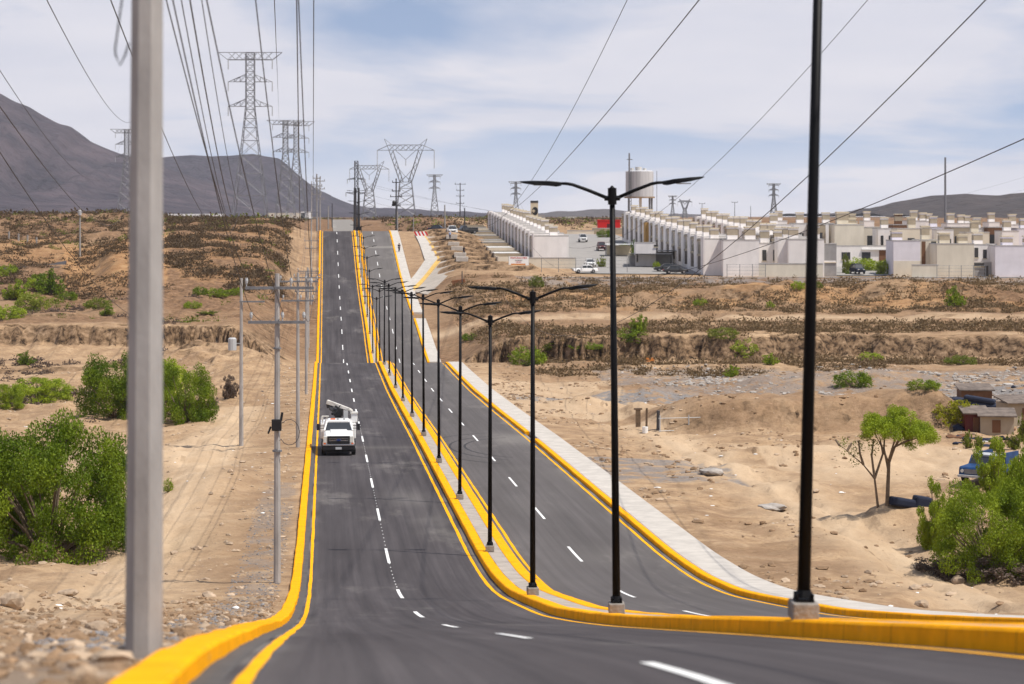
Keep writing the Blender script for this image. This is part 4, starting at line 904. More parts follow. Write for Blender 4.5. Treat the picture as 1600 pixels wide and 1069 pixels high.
# landmarks: emblem tower, silo, red kiosk, far sheds
base = pt(829, 345, 640)
r = thing('clock_tower', 'beige square tower with a round dark emblem rising behind the left row', 'tower', base)
b = MB(); b.box(0, 2.1, 0, 2.1, -4, 5.0); b.build('shaft', M['cap'], r)
b = MB(); b.box(-.05, 2.15, -.05, 2.15, 5.0, 5.6); b.build('roof', M['dark_steel'], r)
b = MB(); n_ = 20; vs = [(1.25 + 1.05*math.cos(a)*.8, -.02, 2.7 + 1.15*math.sin(a)) for a in np.linspace(0, 2*math.pi, n_, endpoint=False)]
b.add(vs + [(x, -.14, z) for x, _, z in vs], [tuple(range(n_, 2*n_))] + [(i_, (i_+1) % n_, n_ + (i_+1) % n_, n_ + i_) for i_ in range(n_)]); em = b.build('emblem', M['plastic'], r)
b = MB(); b.box(.35, 1.3, -.17, -.14, 2.6, 2.85); b.box(.8, 1.0, -.18, -.14, 2.2, 3.2); b.build('emblem_mark', M['cap'], em)
base = pt(1001, 318, 640); r = thing('water_tower', 'white cylindrical storage tank on legs behind the street row', 'water tower', base)
b = MB(); b.tube([(-.3,0,1.9),(-.3,0,8.9),(-.3,0,9.2)], [3.9,3.9,3.3], 28); b.build('tank', mat('tank_white', (.46, .46, .47), .5, .2, .4, stretch=(1.5,1.5,.1)), r)
b = MB(); b.tube([(-.3,0,1.5),(-.3,0,1.9)], [4.3,4.3], 24); b.build('ring_walkway', mat('rust', (.30, .22, .15), .9, .3, 1), r)
for x, y in ((-3.4,-1.6),(-.2,-2.6),(2.4,-1.6),(3.2,1.4),(-3.2,1.4)):
    b = MB(); b.tube([(x,y,-6),(x,y,1.5)], .38 if x == -.2 else .28, 8); b.build('leg', M['steel'] if x != -.2 else M['wall_c'], r)
b = MB(); b.tube([(-3.3,-2.6,1.8),(-3.3,-2.6,14)], .22, 6); b.box(-4,-2.4,-2.7,-2.5,12.1,12.3); b.build('mast', M['steel'], r)
b = MB(); b.tube([(-3.4,-3.2,-6),(-3.4,-3.2,9)], .1, 4); b.tube([(-2.8,-3.2,-6),(-2.8,-3.2,9)], .1, 4)
for z in np.arange(-5, 9, .8): b.tube([(-3.4,-3.2,z),(-2.8,-3.2,z)], .06, 4)
b.build('ladder', M['steel'], r)
b = MB(); b.tube([(-2.4,0,9.0),(-2.4,0,9.9)], .5, 8); b.tube([(-.6,0,9.0),(-.6,0,10.2)], .9, 10); b.tube([(1.1,0,9.0),(1.1,0,9.8)], .5, 8); b.build('hatch', M['grime'], r)
b = MB(); b.tube([(4.4,-2,-6),(4.4,-2,9)], .08, 5); b.build('pipe', M['steel'], r)
base = pt(934, 358, 570); r = thing('kiosk', 'bright red flat kiosk at the top of the street behind the second lamp post', 'kiosk', base)
b = MB(); b.box(0, 5.6, 0, 4, -.4, 2.1); b.build('wall', M['red'], r, bevel=.05); b = MB(); b.box(-.1, 5.7, -.1, 4.1, 2.1, 2.3); b.build('roof', M['red'], r); b = MB(); b.box(2.3, 3.2, -.03, 0, -.3, 1.3); b.build('door', M['maroon'], r)
front_box(886, 928, 361, 371, 560, 'long beige retaining wall across the top of the street', 'wall_c', .3, name='retaining_wall', group='perimeter walls')
front_box(926, 975, 357.5, 368, 562, 'beige low building under the red kiosk', 'beige', 3, name='low_building')
front_box(841, 851, 337, 347, 700, 'small blue-grey box building right of the emblem tower', 'wall_g', 4, name='shed', group='far buildings on the plain')
for (x0, x1, yt, yb, D_, lb, wl) in ((262,350,334.4,338,2600,'long low white industrial roofs at the foot of the left mountain','sheet'),(418,476,333,340,1500,'pale long warehouse behind the base of the left lattice towers','wall_c'),(470,484,331,338,1500,'bright white shed left of the far road','sheet'),(862,880,342,348,1300,'white low factory on the plain beyond the street','sheet'),(884,900,339,347,1400,'white flat building on the plain right of the factory','wall_w')):
    front_box(x0, x1, yt, yb, D_, lb, wl, 12, name='warehouse', group='far buildings on the plain')

# ------------------------------------------------------------------ street of the town
def quad_sheet(name, pts, dz, m):
    g = 24; A, B, Cc, Dd = [np.array(p[:2], float) for p in pts]; u = np.linspace(0, 1, g)
    G = (A[None,None]*(1-u)[:,None,None]+B[None,None]*u[:,None,None])*(1-u)[None,:,None] + (Dd[None,None]*(1-u)[:,None,None]+Cc[None,None]*u[:,None,None])*u[None,:,None]
    z = zg(G[...,0].ravel(), G[...,1].ravel(), False) + dz; i = np.arange(g*g).reshape(g, g)
    Q = np.stack([i[:-1,:-1].ravel(), i[1:,:-1].ravel(), i[1:,1:].ravel(), i[:-1,1:].ravel()], 1)
    return set_kind(np_obj(name, np.concatenate([G.reshape(-1, 2), z[:, None]], 1), Q, m))
STREET = mat('street_concrete', (.27, .255, .24), .9, .1, .4)
quad_sheet('street', [(11.5, 403), (33, 401), (25, 556), (3, 560)], .14, STREET)
quad_sheet('street', [(55.8, 398), (66.3, 398), (72, 520), (60, 520)], .14, STREET)
# kerb strip along the town front
b = MB()
for xa in range(2, 120, 4):
    za = Zg(xa, 397) ; b.box(xa, xa + 4, 393, 394.2, -11.4, -10.42)
set_kind(b.build('retaining_kerb', M['wall_g']))
# chain-link style fence with posts in front of the end wall
def post_fence(px0, px1, y, D_, n_, label, h=2.0):
    A = pt(px0, y, D_); B = pt(px1, y, D_); r = thing('wire_fence', label, 'fence', (A.x, D_, A.z), 0, 'post and wire fences')
    for k in range(n_):
        x = (B.x - A.x) * k / (n_-1); b = MB(); b.tube([(x,0,-.5),(x,0,h)], .05, 6); b.build('post', M['steel'], r)
    b = MB()
    for z in (.3, .9, 1.5, h-.05): b.tube([(0,0,z),(B.x-A.x,0,z)], .018, 4)
    b.build('wires', M['steel'], r)
post_fence(846, 980, 421, 398, 6, 'thin post and wire fence before the left row end wall and white coupe')
post_fence(1136, 1196, 431, 392.5, 4, 'thin grey fence in front of the large blank gable')
post_fence(1464, 1540, 433, 392, 5, 'thin fence in front of the greenish-cream wall')

# ------------------------------------------------------------------ vehicles
def wheel_set(root, xs, ys, r, w, rimm='rim'):
    for x in xs:
        for y in ys:
            b = MB(); b.disc((x, y, r), r, 'x', 18, w); wl = b.build('wheel', M['rubber'], root, bevel=.03)
            s = 1 if x > 0 else -1; b = MB(); b.disc((x + s*w/2, y, r), r*.55, 'x', 14, .04); b.build('rim', M[rimm], wl)
def car(loc, rz, label, paint, kind='sedan', group='parked cars', name='parked_car'):
    """front points to local -y"""
    root = thing(name, label, 'car' if kind != 'pickup' else 'pickup truck', loc, rz, group); pm = M[paint]; L_ = 4.4 if kind != 'pickup' else 5.4; h = L_/2
    wd = .86 if kind != 'pickup' else .95; tall = {'sedan': 0, 'suv': .3, 'pickup': .32}[kind]
    b = MB()
    z1 = .72 + tall*.7
    b.loft([(-h,wd-.18,wd-.22,.32+tall*.4,.6+tall*.7),(-h+.12,wd-.03,wd-.10,.25+tall*.4,z1-.02),(-h+1.1,wd,wd-.07,.24+tall*.4,z1+.12),(-.2,wd,wd-.06,.24+tall*.4,z1+.15),(h-1.0,wd,wd-.07,.24+tall*.4,z1+.15),(h-.1,wd-.04,wd-.12,.28+tall*.4,z1+.1),(h,wd-.2,wd-.25,.38+tall*.4,z1-.08)], ch=.1)
    body = b.build('body', pm, root, bevel=.02)
    a, c = {'sedan': (-h+1.15, h-.75), 'suv': (-h+1.0, h-.12), 'pickup': (-h+1.45, h-2.15)}[kind]; zt = {'sedan': 1.38, 'suv': 1.78, 'pickup': 1.82}[kind]; zb = z1 + .08
    b = MB(); b.loft([(a,wd-.1,wd-.12,zb,zb+.04),(a+.62,wd-.12,wd-.26,zb,zt-.06),(c-.5,wd-.12,wd-.26,zb,zt-.06),(c,wd-.12,wd-.16,zb,zb+.06)], ch=.05); b.build('cabin_glass', M['glass'], root)
    b = MB(); b.loft([(a+.6,wd-.26,wd-.30,zt-.09,zt),(a+1.1,wd-.24,wd-.30,zt-.07,zt+.03),(c-.6,wd-.24,wd-.30,zt-.07,zt+.02),(c-.42,wd-.26,wd-.3,zt-.09,zt)], ch=.03); b.build('roof', pm, root)
    for s in (-1, 1):
        b = MB()
        for y0 in (a+.08, (a+c)/2, c-.06):
            y1 = min(max(y0, a+.66), c-.54); b.tube([(s*(wd-.1),y0,zb),(s*(wd-.27),y1,zt-.03)], .035, 4)
        b.build('pillar', pm, root)
        b = MB(); b.box(s*(wd-.42)-.17, s*(wd-.42)+.17, -h-.005, -h+.05, .52+tall*.75, .68+tall*.75); b.build('headlight', M['lamp'], root)
        b = MB(); b.box(s*(wd-.3)-.12, s*(wd-.3)+.12, h-.03, h+.01, .6+tall*.7, .75+tall*.7); b.build('taillight', M['red'], root)
        b = MB(); b.box(s*(wd+.05)-.09, s*(wd+.05)+.09, a+.3, a+.42, zb+.02, zb+.2); b.build('mirror', pm, root)
    b = MB(); b.box(-.45, .45, -h-.015, -h+.03, .36+tall*.6, .6+tall*.75); b.build('grille', M['plastic'], root)
    if kind == 'pickup':
        b = MB(); b.box(-wd+.16, wd-.16, c+.15, h-.1, z1+.152, z1+.17); b.box(-wd+.1, -wd+.16, c+.1, h-.05, z1+.1, z1+.42); b.box(wd-.16, wd-.1, c+.1, h-.05, z1+.1, z1+.42); b.box(-wd+.1, wd-.1, h-.1, h-.05, z1+.1, z1+.42); b.build('bed', pm, root)
    rr = .31 if kind == 'sedan' else .37
    wheel_set(root, (-wd+.06, wd-.06), (-h+.85, h-.9), rr, .2)
    return root
def gz_town(x, d): return float(zg(x, d, False)[0]) + .16
def carpx(px, ybase, rz, label, paint, kind, group='parked cars in the town'):
    X, D_, z = hit(px, ybase); return car((X, D_, z + .06), rz, label, paint, kind, group)
car((11.8+1.1, 404, gz_town(13, 404)), R(-82), 'white coupe parked side-on beside the left row end wall', 'white_paint', 'sedan', 'parked cars in the town')
car((14.3, 421, gz_town(14.3, 421)), R(6), 'silver-white sedan parked facing the camera behind the white coupe', 'white_paint', 'sedan', 'parked cars in the town')
car((18.4, 472, gz_town(18.4, 472)), R(4), 'dark maroon hatchback up the street', 'maroon', 'suv', 'parked cars in the town')
car((15.6, 505, gz_town(15.6, 505)), R(3), 'white van-like car parked furthest up the street', 'white_paint', 'suv', 'parked cars in the town')
car((28.7, 402.5, gz_town(28.7, 402.5)), R(95), 'black sedan parked side-on under the dark carport edge', 'tank', 'sedan', 'parked cars in the town')
car((27.5, 409, gz_town(27.5, 409)), R(-85), 'black car with a white roof bag under the carport', 'tank', 'sedan', 'parked cars in the town')
car((60.5, 402, gz_town(60.5, 402)), R(10), 'dark car parked among the street trees', 'navy', 'suv', 'parked cars in the town')
X, D_, z = hit(703, 369.5)
car((X, 478, Zg(X, 478)+.12), R(8), 'white pickup truck parked at the top of the side street facing the camera', 'white_paint', 'pickup', 'vehicles on the side street')
car((pt(727, 0, 492).x, 492, Zg(pt(727,0,492).x, 492) + .2), R(-70), 'black pickup truck parked behind the white pickup on the right', 'tank', 'pickup', 'vehicles on the side street')
car((pt(684, 0, 500).x, 500, Zg(pt(684,0,500).x, 500) + .1), R(80), 'dark car parked left of the white pickup by the scrub', 'navy', 'sedan', 'vehicles on the side street')

def bucket_truck():
    D_ = 139.6; t = -1.64; X = t + float(C(D_)); slope = math.atan(.02)
    root = thing('bucket_truck', 'white utility bucket truck driving towards the camera in the left lane', 'truck', (X, D_, float(P(D_)) + .01), R(4.6))
    wp = M['white_paint']; root.scale = (.96, .96, .94)
    b = MB(); b.loft([(-3.0,.80,.74,.82,1.22),(-2.93,.93,.86,.72,1.36),(-2.3,1.0,.90,.62,1.46),(-1.35,1.01,.92,.6,1.52),(-1.2,1.01,.93,.55,1.54),(1.0,1.01,.94,.55,1.5)], ch=.12); body = b.build('body', wp, root, bevel=.03)
    b = MB(); b.loft([(-2.85,.62,.5,1.33,1.40),(-2.0,.64,.52,1.42,1.54),(-1.35,.66,.55,1.46,1.585)], ch=.06); b.build('hood', wp, root)
    # grille, bumper, lights
    b = MB(); b.box(-.70, .70, -3.07, -2.96, .81, 1.31); g = b.build('grille', M['plastic'], root, bevel=.03)
    b = MB(); b.box(-.60, .60, -3.085, -3.06, 1.0, 1.04); b.box(-.60, .60, -3.085, -3.06, 1.12, 1.15); b.build('grille_bar', M['chrome'], g)
    b = MB(); b.tube([(0,-3.11,1.07),(0,-3.085,1.07)], .1, 16); q = b.v; b.v = [(x*1.5, y, 1.07+(z-1.07)*.7) for x, y, z in q]; b.build('badge', mat('badge_blue', (.01, .03, .13), .3), g)
    b = MB(); b.box(-.97, .97, -3.14, -2.86, .70, .79); b.build('bumper_trim', M['chrome'], root, bevel=.02)
    b = MB(); b.box(-1.0, 1.0, -3.12, -2.8, .42, .70); b.box(-.92, .92, -3.0, -2.6, .3, .42); b.build('bumper', M['plastic'], root, bevel=.03)
    b = MB(); b.box(-.19, .19, -3.145, -3.12, .47, .62); pl = b.build('number_plate', M['greybox'], root)
    for s in (-1, 1):
        b = MB(); b.box(s*.80-.13, s*.80+.13, -3.03, -2.9, .88, 1.30); b.build('headlight', M['lamp'], root, bevel=.03)
        b = MB(); b.box(s*.86-.07, s*.86+.07, -3.04, -3.02, .80, .87); b.build('indicator', M['amber'], root)
        b = MB(); b.tube([(s*.92,-1.0,1.62),(s*1.2,-1.08,1.62)], .025, 6); b.tube([(s*.92,-1.0,1.78),(s*1.2,-1.08,1.78)], .025, 6); b.build('mirror_bracket', M['plastic'], root)
        b = MB(); b.box(s*1.26-.10, s*1.26+.10, -1.16, -1.04, 1.50, 1.92); b.build('mirror', M['plastic'], root, bevel=.04)
        b = MB(); b.tube([(s*1.02,-2.1,.52),(s*1.02,-1.98,.86),(s*1.02,-1.6,.95),(s*1.02,-1.2,.86),(s*1.02,-1.08,.52)], .05, 6); b.build('wheel_arch', M['plastic'], root)
    # cab
    b = MB(); b.loft([(-1.42,.86,.84,1.47,1.53),(-.72,.88,.70,1.47,2.04),(.75,.9,.72,1.47,2.06),(.9,.9,.74,1.47,2.02)], ch=.06); b.build('cabin_glass', M['glass'], root)
    b = MB(); b.loft([(-.80,.72,.64,1.98,2.06),(-.6,.74,.68,2.0,2.11),(.7,.75,.68,2.0,2.12),(.92,.74,.66,1.96,2.08)], ch=.05); b.build('roof', wp, root)
    for s in (-1, 1):
        b = MB(); b.tube([(s*.89,-1.42,1.5),(s*.72,-.74,2.05)], .055, 6); b.tube([(s*.92,-.2,1.5),(s*.76,-.2,2.05)], .05, 6); b.tube([(s*.92,.85,1.5),(s*.76,.85,2.05)], .06, 6); b.build('pillar', wp, root)
    b = MB(); b.tube([(-.75,-.745,2.03),(.75,-.745,2.03)], .035, 5); b.build('visor', wp, root)
    b = MB(); b.box(-.74, -.45, -1.18, -1.15, 1.57, 1.62); b.build('sticker', M['sheet'], root)
    b = MB(); b.box(-.5, -.2, -.35, -.15, 2.11, 2.19); b.build('beacon', M['amber'], root, bevel=.02)
    b = MB(); b.box(-.1, .02, -.3, -.2, 2.11, 2.17); b.box(.3, .42, -.3, -.2, 2.11, 2.17); b.build('roof_light', M['plastic'], root)
    b = MB(); b.box(-.35, -.05, -2.4, -1.75, 1.555, 1.56); 
    # service body
    b = MB(); b.box(-1.12, -.62, 1.15, 4.2, .75, 1.72); b.box(.62, 1.12, 1.15, 4.2, .75, 1.72); b.box(-.62, .62, 1.15, 4.2, .75, 1.0); b.build('service_body', wp, root, bevel=.03)
    b = MB(); b.box(.82, 1.22, 1.6, 2.3, 1.74, 2.38); bk = b.build('bucket', wp, root, bevel=.05)
    b = MB(); b.box(.78, 1.26, 1.56, 2.34, 2.30, 2.40); b.build('rim', M['grime'], bk)
    b = MB(); b.tube([(-1.0,1.3,1.72),(-1.0,1.3,2.2)], .04, 6); b.tube([(-.72,1.3,1.72),(-.72,1.3,2.2)], .04, 6); b.tube([(-1.05,1.3,2.18),(-.6,1.3,2.18)], .05, 6); b.box(-1.1,-.95,1.25,1.45,1.95,2.15); b.build('rack', M['grime'], root)
    b = MB(); b.tube([(0,2.2,1.0),(0,2.2,2.3)], [.28,.22], 12); b.box(-.3, .3, 1.95, 2.45, 2.15, 2.6); b.tube([(-.25,2.0,2.35),(-.38,1.7,2.3)], .09, 8); b.tube([(.2,2.0,2.5),(-.2,2.0,2.8)], .07, 8); b.build('turret', M['plastic'], root)
    A = Vector((-.72, 2.3, 3.05)); B = Vector((.72, 1.9, 2.58))
    b = MB(); b.tube([A, A.lerp(B,.4), B], [.2,.17,.12], 4, ph=.785); b.tube([B, B + Vector((.2,-.1,-.12))], [.12,.08], 6); b.build('boom', M['grime'], root, bevel=.02)
    b = MB(); b.tube([A + Vector((.15,.1,-.08)), Vector((-.45,2.2,2.6)), Vector((-.2,2.2,2.45))], [.12,.15,.16], 6); b.tube([A + Vector((.0,0,-.1)), A + Vector((.05,0,-.42))], .06, 6); b.tube([Vector((-.2,2.0,2.3)), Vector((.15,2.0,2.85))], .06, 6); b.build('boom_joint', M['dark_steel'], root)
    b = MB(); b.box(.35, .62, 1.7, 1.9, 1.75, 2.5); b.build('control_panel', M['greybox'], root)
    wheel_set(root, (-.93, .93), (-2.05, 2.9), .40, .26)
    b = MB(); b.box(-.8, .8, -2.7, 4.0, .33, .62); b.build('chassis', M['plastic'], root)
bucket_truck()
def old_pickup():
    X, D_, z = hit(1527, 752); X += .5
    root = thing('pickup_truck', 'faded blue old pickup truck parked on the dirt at the right edge, behind the bushes', 'pickup truck', (X, D_, z), R(-38)); bm_ = M['blue']; root.scale = (.82, .82, .82)
    b = MB(); b.loft([(-2.2,.82,.8,.45,.95),(-2.1,.9,.86,.4,1.05),(-.9,.92,.88,.38,1.12),(.6,.92,.88,.38,1.1)], ch=.06); b.build('body', bm_, root, bevel=.03)
    b = MB(); b.loft([(-.85,.8,.8,1.08,1.12),(-.55,.8,.72,1.08,1.62),(.5,.82,.74,1.08,1.64),(.62,.82,.76,1.08,1.6)], ch=.05); b.build('cabin_glass', M['glass'], root)
    b = MB(); b.loft([(-.6,.76,.7,1.6,1.7),(.6,.78,.7,1.6,1.72)], ch=.04); b.build('roof', M['greybox'], root)
    for s in (-1, 1): b = MB(); b.tube([(s*.82,-.85,1.1),(s*.74,-.56,1.65)], .04, 5); b.tube([(s*.84,.55,1.1),(s*.76,.55,1.65)], .05, 5); b.build('pillar', bm_, root); b = MB(); b.disc((s*.6,-2.22,.78), .11, 'y', 12, .04); b.build('headlight', M['lamp'], root)
    b = MB(); b.box(-.45, .45, -2.24, -2.19, .62, .9); b.build('grille', M['steel'], root)
    b = MB(); b.box(-.85, .85, -2.36, -2.22, .4, .55); b.build('bumper', M['greybox'], root, bevel=.02)
    b = MB(); b.box(-.92, .92, .75, 2.6, .55, .75); b.box(-.92, -.84, .75, 2.6, .75, 1.75); b.box(.84, .92, .75, 2.6, .75, 1.75); b.box(-.84, .84, .75, .83, .75, 1.75); b.build('bed', bm_, root)
    wheel_set(root, (-.82, .82), (-1.4, 1.7), .36, .22)
old_pickup()

# ------------------------------------------------------------------ people (far away, but real figures)
def person(loc, rz, label, top, legs, h=1.72, stride=.25):
    root = thing('person', label, 'person', loc, rz); s = h / 1.72
    me = bpy.data.meshes.new('body')
    J = [(0,0,.93,.13),(0,.02,1.12,.125),(0,.02,1.36,.15),(0,.0,1.49,.06),(0,-.02,1.6,.095),(0,-.02,1.68,.085),
         (-.09,0,.88,.095),(-.1,-stride*.5,.48,.062),(-.1,-stride*.7,.08,.042),(-.1,-stride*.7-.16,.04,.035),
         (.09,0,.88,.095),(.1,stride*.25,.48,.062),(.1,stride*.8,.1,.042),(.1,stride*.8-.15,.05,.035),
         (-.19,0,1.4,.06),(-.24,.05,1.12,.042),(-.24,-.08,.88,.03),(-.24,-.1,.78,.028),(.19,0,1.4,.06),(.24,-.04,1.12,.042),(.24,-.14,.9,.03),(.24,-.17,.8,.028)]
    E = [(0,1),(1,2),(2,3),(3,4),(4,5),(0,6),(6,7),(7,8),(8,9),(0,10),(10,11),(11,12),(12,13),(2,14),(14,15),(15,16),(16,17),(2,18),(18,19),(19,20),(20,21)]
    me.from_pydata([(x*s, y*s, z*s) for x, y, z, _ in J], E, []); me.materials.append(M['skin'])
    for m_ in (top, legs): me.materials.append(m_)
    o = bpy.data.objects.new('body', me); link(o, root); md = o.modifiers.new('skin', 'SKIN'); sv = me.skin_vertices[0].data
    for k, j in enumerate(J): sv[k].radius = (j[3]*s, j[3]*s*.9)
    sv[0].use_root = True; o.modifiers.new('sub', 'SUBSURF').levels = 1; o.modifiers['sub'].render_levels = 1
    b = MB(); b.tube([(0,.01,.95*s),(0,.02,1.12*s),(0,.02,1.36*s),(0,0,1.46*s)], [.155*s,.15*s,.185*s,.09*s], 12)
    for q in (-1, 1): b.tube([(q*.17*s,0,1.42*s),(q*.24*s,0,1.16*s)], [.08*s,.06*s], 8)
    b.build('shirt', top, root, smooth=True)
    b = MB()
    b.tube([(-.09*s,0,.95*s),(-.1*s,-stride*.5*s,.48*s),(-.1*s,-stride*.7*s,.1*s)], [.12*s,.08*s,.06*s], 10); b.tube([(.09*s,0,.95*s),(.1*s,stride*.25*s,.48*s),(.1*s,stride*.8*s,.12*s)], [.12*s,.08*s,.06*s], 10)
    b.build('trousers', legs, root, smooth=True)
    b = MB(); b.tube([(0,0,1.62*s),(0,0,1.70*s),(0,0,1.75*s)], [.105*s,.1*s,.05*s], 10); b.build('hair', M['plastic'], root, smooth=True)
d = 446; person((11.95 + float(C(d)), d, float(P(d)) + .16), R(10), 'person in dark clothes walking on the far right sidewalk', M['navy'], M['navy'])
X, D_, z = hit(703, 378); person((X, D_, z + .12), R(30), 'person in a pale blue shirt standing before the white pickup', mat('pale_blue_cloth', (.25, .33, .5), .9), M['navy'])
X, D_, z = hit(725, 403); person((X, D_, z + .1), R(-30), 'person in dark clothes standing on the dirt beside the side street', M['plastic'], M['navy'])

# red and white striped barrier
X, D_, z = hit(658, 371); r = thing('road_barrier', 'red and white striped barrier at the top of the side street', 'barrier', (X, D_, z + .2))
b = MB(); n_ = 7; wdt = 2.6
for k in range(n_):
    x0 = -wdt/2 + wdt*k/n_; x1 = x0 + wdt/n_; b.add([(x0+.25,-.02,.0),(x1+.25,-.02,.0),(x1-.25,-.02,.95),(x0-.25,-.02,.95),(x0+.25,.04,.0),(x1+.25,.04,.0),(x1-.25,.04,.95),(x0-.25,.04,.95)], [(0,1,2,3),(7,6,5,4),(3,2,6,7),(4,5,1,0),(1,5,6,2),(0,3,7,4)], k % 2)
b.build('panel', [M['red'], M['sheet']], r)
b = MB(); b.tube([(-1,.1,-.4),(-1,.1,.9)], .05, 6); b.tube([(1,.1,-.4),(1,.1,.9)], .05, 6); b.build('post', M['steel'], r)
# banner near the left row
base = pt(795, 416, 412); r = thing('banner', 'white printed banner with red heading and orange foot hung below the left row', 'banner', base, R(4))
b = MB(); b.box(0, 3.6, 0, .04, .15, 1.75); b.build('cloth', M['sheet'], r)
b = MB(); b.box(.4, 3.0, -.012, 0, .2, .45); b.build('orange_band', M['orange'], r)
b = MB(); b.tube([(0,.06,-1.5),(0,.06,1.8)], .04, 6); b.tube([(3.6,.06,-1.5),(3.6,.06,1.8)], .04, 6); b.build('post', M['steel'], r)
def text(s, size, loc, m, parent, wid=None):
    cu = bpy.data.curves.new('lettering', 'FONT'); cu.body = s; cu.size = size; cu.extrude = .008; cu.align_x = 'CENTER'
    to = bpy.data.objects.new('tmp', cu); COL.objects.link(to); dg = bpy.context.evaluated_depsgraph_get(); me = bpy.data.meshes.new_from_object(to.evaluated_get(dg)); bpy.data.objects.remove(to)
    me.materials.clear(); me.materials.append(m); o = bpy.data.objects.new('lettering', me); link(o, parent); o.location = loc; o.rotation_euler = (R(90), 0, 0); return o
text('PINTURAS MEX', .44, (1.8, -.02, 1.33), M['red'], r); text('MATERIALES', .24, (1.75, -.02, .95), M['navy'], r); text('VENTAS', .26, (1.75, -.02, .64), M['red'], r)

# field gate and posts on the right
for k, (px, yb, yt, w_) in enumerate(((996, 668, 641, .22), (1010, 672, 638, .08), (1028, 675, 645, .12))):
    X, D_, z = hit(px, yb); h = (yb - yt) / F * D_; b = MB()
    if k == 0: b.box(-w_*.6, w_, -.08, .08, -.3, h); b.box(-w_*1.2, w_*1.6, -.1, .1, h, h+.12)
    else: b.tube([(0,0,-.3),(.03,0,h)], w_, 8)
    o = b.build('fence_post', M['wood' if k != 2 else 'dark_steel']); o.location = (X, D_, z)
    tag(o, ['stout grey wooden gatepost with a flat head on the right dirt field', 'thin leaning wooden stake between the two field gateposts', 'dark upright post right of the wooden gatepost on the dirt field'][k], 'post')
X, D_, z = hit(1008, 678); b = MB(); b.tube([(0,0,0),(0,0,.45)], [.2,.22], 12); o = b.build('bucket', M['sheet']); o.location = (X, D_, z); tag(o, 'small white bucket beside the field gateposts', 'bucket')
X, D_, z = hit(1040, 676); r = thing('wire_fence', 'thin rail fence running right from the dark field post', 'fence', (X-.5, D_, z)); b = MB(); b.tube([(0,0,1.0),(5.5,1.5,1.0)], .025, 5); b.tube([(0,0,.1),(5.5,1.5,.1)], .025, 5); b.build('rail', M['greybox'], r)
for q in (.1, 2.2, 4.8): b = MB(); b.tube([(q,q*.27,-.3),(q,q*.27,1.2)], .04, 6); b.build('post', M['greybox'], r)
X, D_, z = hit(1016, 566); b = MB(); b.box(-.5, .5, 0, .06, 0, .5); o = b.build('plastic_sheet', M['orange'], bevel=.02); o.location = (X, D_, z); tag(o, 'small orange plastic sheet lying before the cliff right of the road', 'sheet')
X, D_, z = hit(717, 444); b = MB(); b.box(-1.1, 1.1, -.3, .3, -.2, .7); o = b.build('rusty_pipe', mat('rusty_box', (.22, .09, .04), .9, .2, 2), bevel=.05); o.location = (X, D_, z); o.rotation_euler = (0, R(-8), 0); tag(o, 'rusty brown box section lying by the side street', 'box')
X, D_, z = hit(722, 447); utility_pole((X, D_, z), 2.4, .1, .09, 'short dark stub post beside the rusty box section', (), m='dark_steel', group='lone posts', name='post')
# pale retaining blocks along side street
for k, (px, yy) in enumerate(((706,372),(709,381),(714,390),(719,398),(722,405))):
    X, D_, z = hit(px, yy); b = MB(); b.box(-1.1, 1.1, -1.2, 1.2, -.5, .35); o = b.build('stone_block', M['concrete'], bevel=.05); o.location = (X, D_, z); tag(o, f'pale block, {(["first"] + ORD[1:])[k]} from the top of those lining the side street', 'block', 'pale blocks lining the side street')
M['junk'] = mat('rusty_sheet', (.15, .12, .10), .8, .4, 2)
# junk yard shacks on the right
def shack(px, yb, w, h, d, label, wall, roof, rz=0):
    X, D_, z = hit(px, yb); r = thing('shack', label, 'shack', (X, D_, z), rz, 'makeshift shacks')
    b = MB(); b.box(0, w, 0, d, -.3, h); b.build('wall', wall, r); b = MB(); b.add([(-.2,-.3,h+.02),(w+.2,-.3,h-.02+.02),(w+.2,d+.3,h+.4),(-.2,d+.3,h+.4),(-.2,-.3,h+.1),(w+.2,-.3,h+.1),(w+.2,d+.3,h+.48),(-.2,d+.3,h+.48)], [(0,3,2,1),(4,5,6,7),(0,1,5,4),(1,2,6,5),(2,3,7,6),(3,0,4,7)]); b.build('roof', roof, r)
    b = MB(); b.box(w*.35, w*.6, -.04, 0, 0, h*.8); b.build('door', M['brown'], r)
shack(1508, 674, 1.6, 1.2, 1.5, 'small dark red shack under the yellow-green tree', M['maroon'], M['junk'])
shack(1532, 676, 2.3, 1.1, 2.0, 'grey sheet-roofed beige shack right of the yellow-green tree', M['beige'], M['junk'], R(-8))
shack(1576, 666, 3.0, 1.6, 2.4, 'pale shack with a grey roof at the right edge', M['beige'], M['junk'], R(10))
shack(1502, 622, 2.6, .6, 2, 'low grey-roofed lean-to behind the yellow-green tree', M['brown'], M['junk'])
X, D_, z = hit(1545, 640); b = MB(); b.box(-3, 3, -1, 1, 0, .5); b.box(-2, .5, -1, 0, .5, .9); o = b.build('tarpaulin', M['navy'], bevel=.15); o.location = (X, D_, z); o.rotation_euler = (0, R(8), R(-20)); tag(o, 'dark tarpaulin heap behind the shacks', 'tarpaulin')
X, D_, z = hit(1420, 795); b = MB(); b.box(-.9, .4, -.3, .3, -.1, .28); b.box(.2, 1.0, -.35, .35, -.1, .5); o = b.build('tarpaulin', M['navy'], bevel=.1); o.location = (X, D_, z); o.rotation_euler = (0, R(10), R(10)); tag(o, 'black plastic heap lying at the foot of the umbrella-crowned tree', 'tarpaulin')
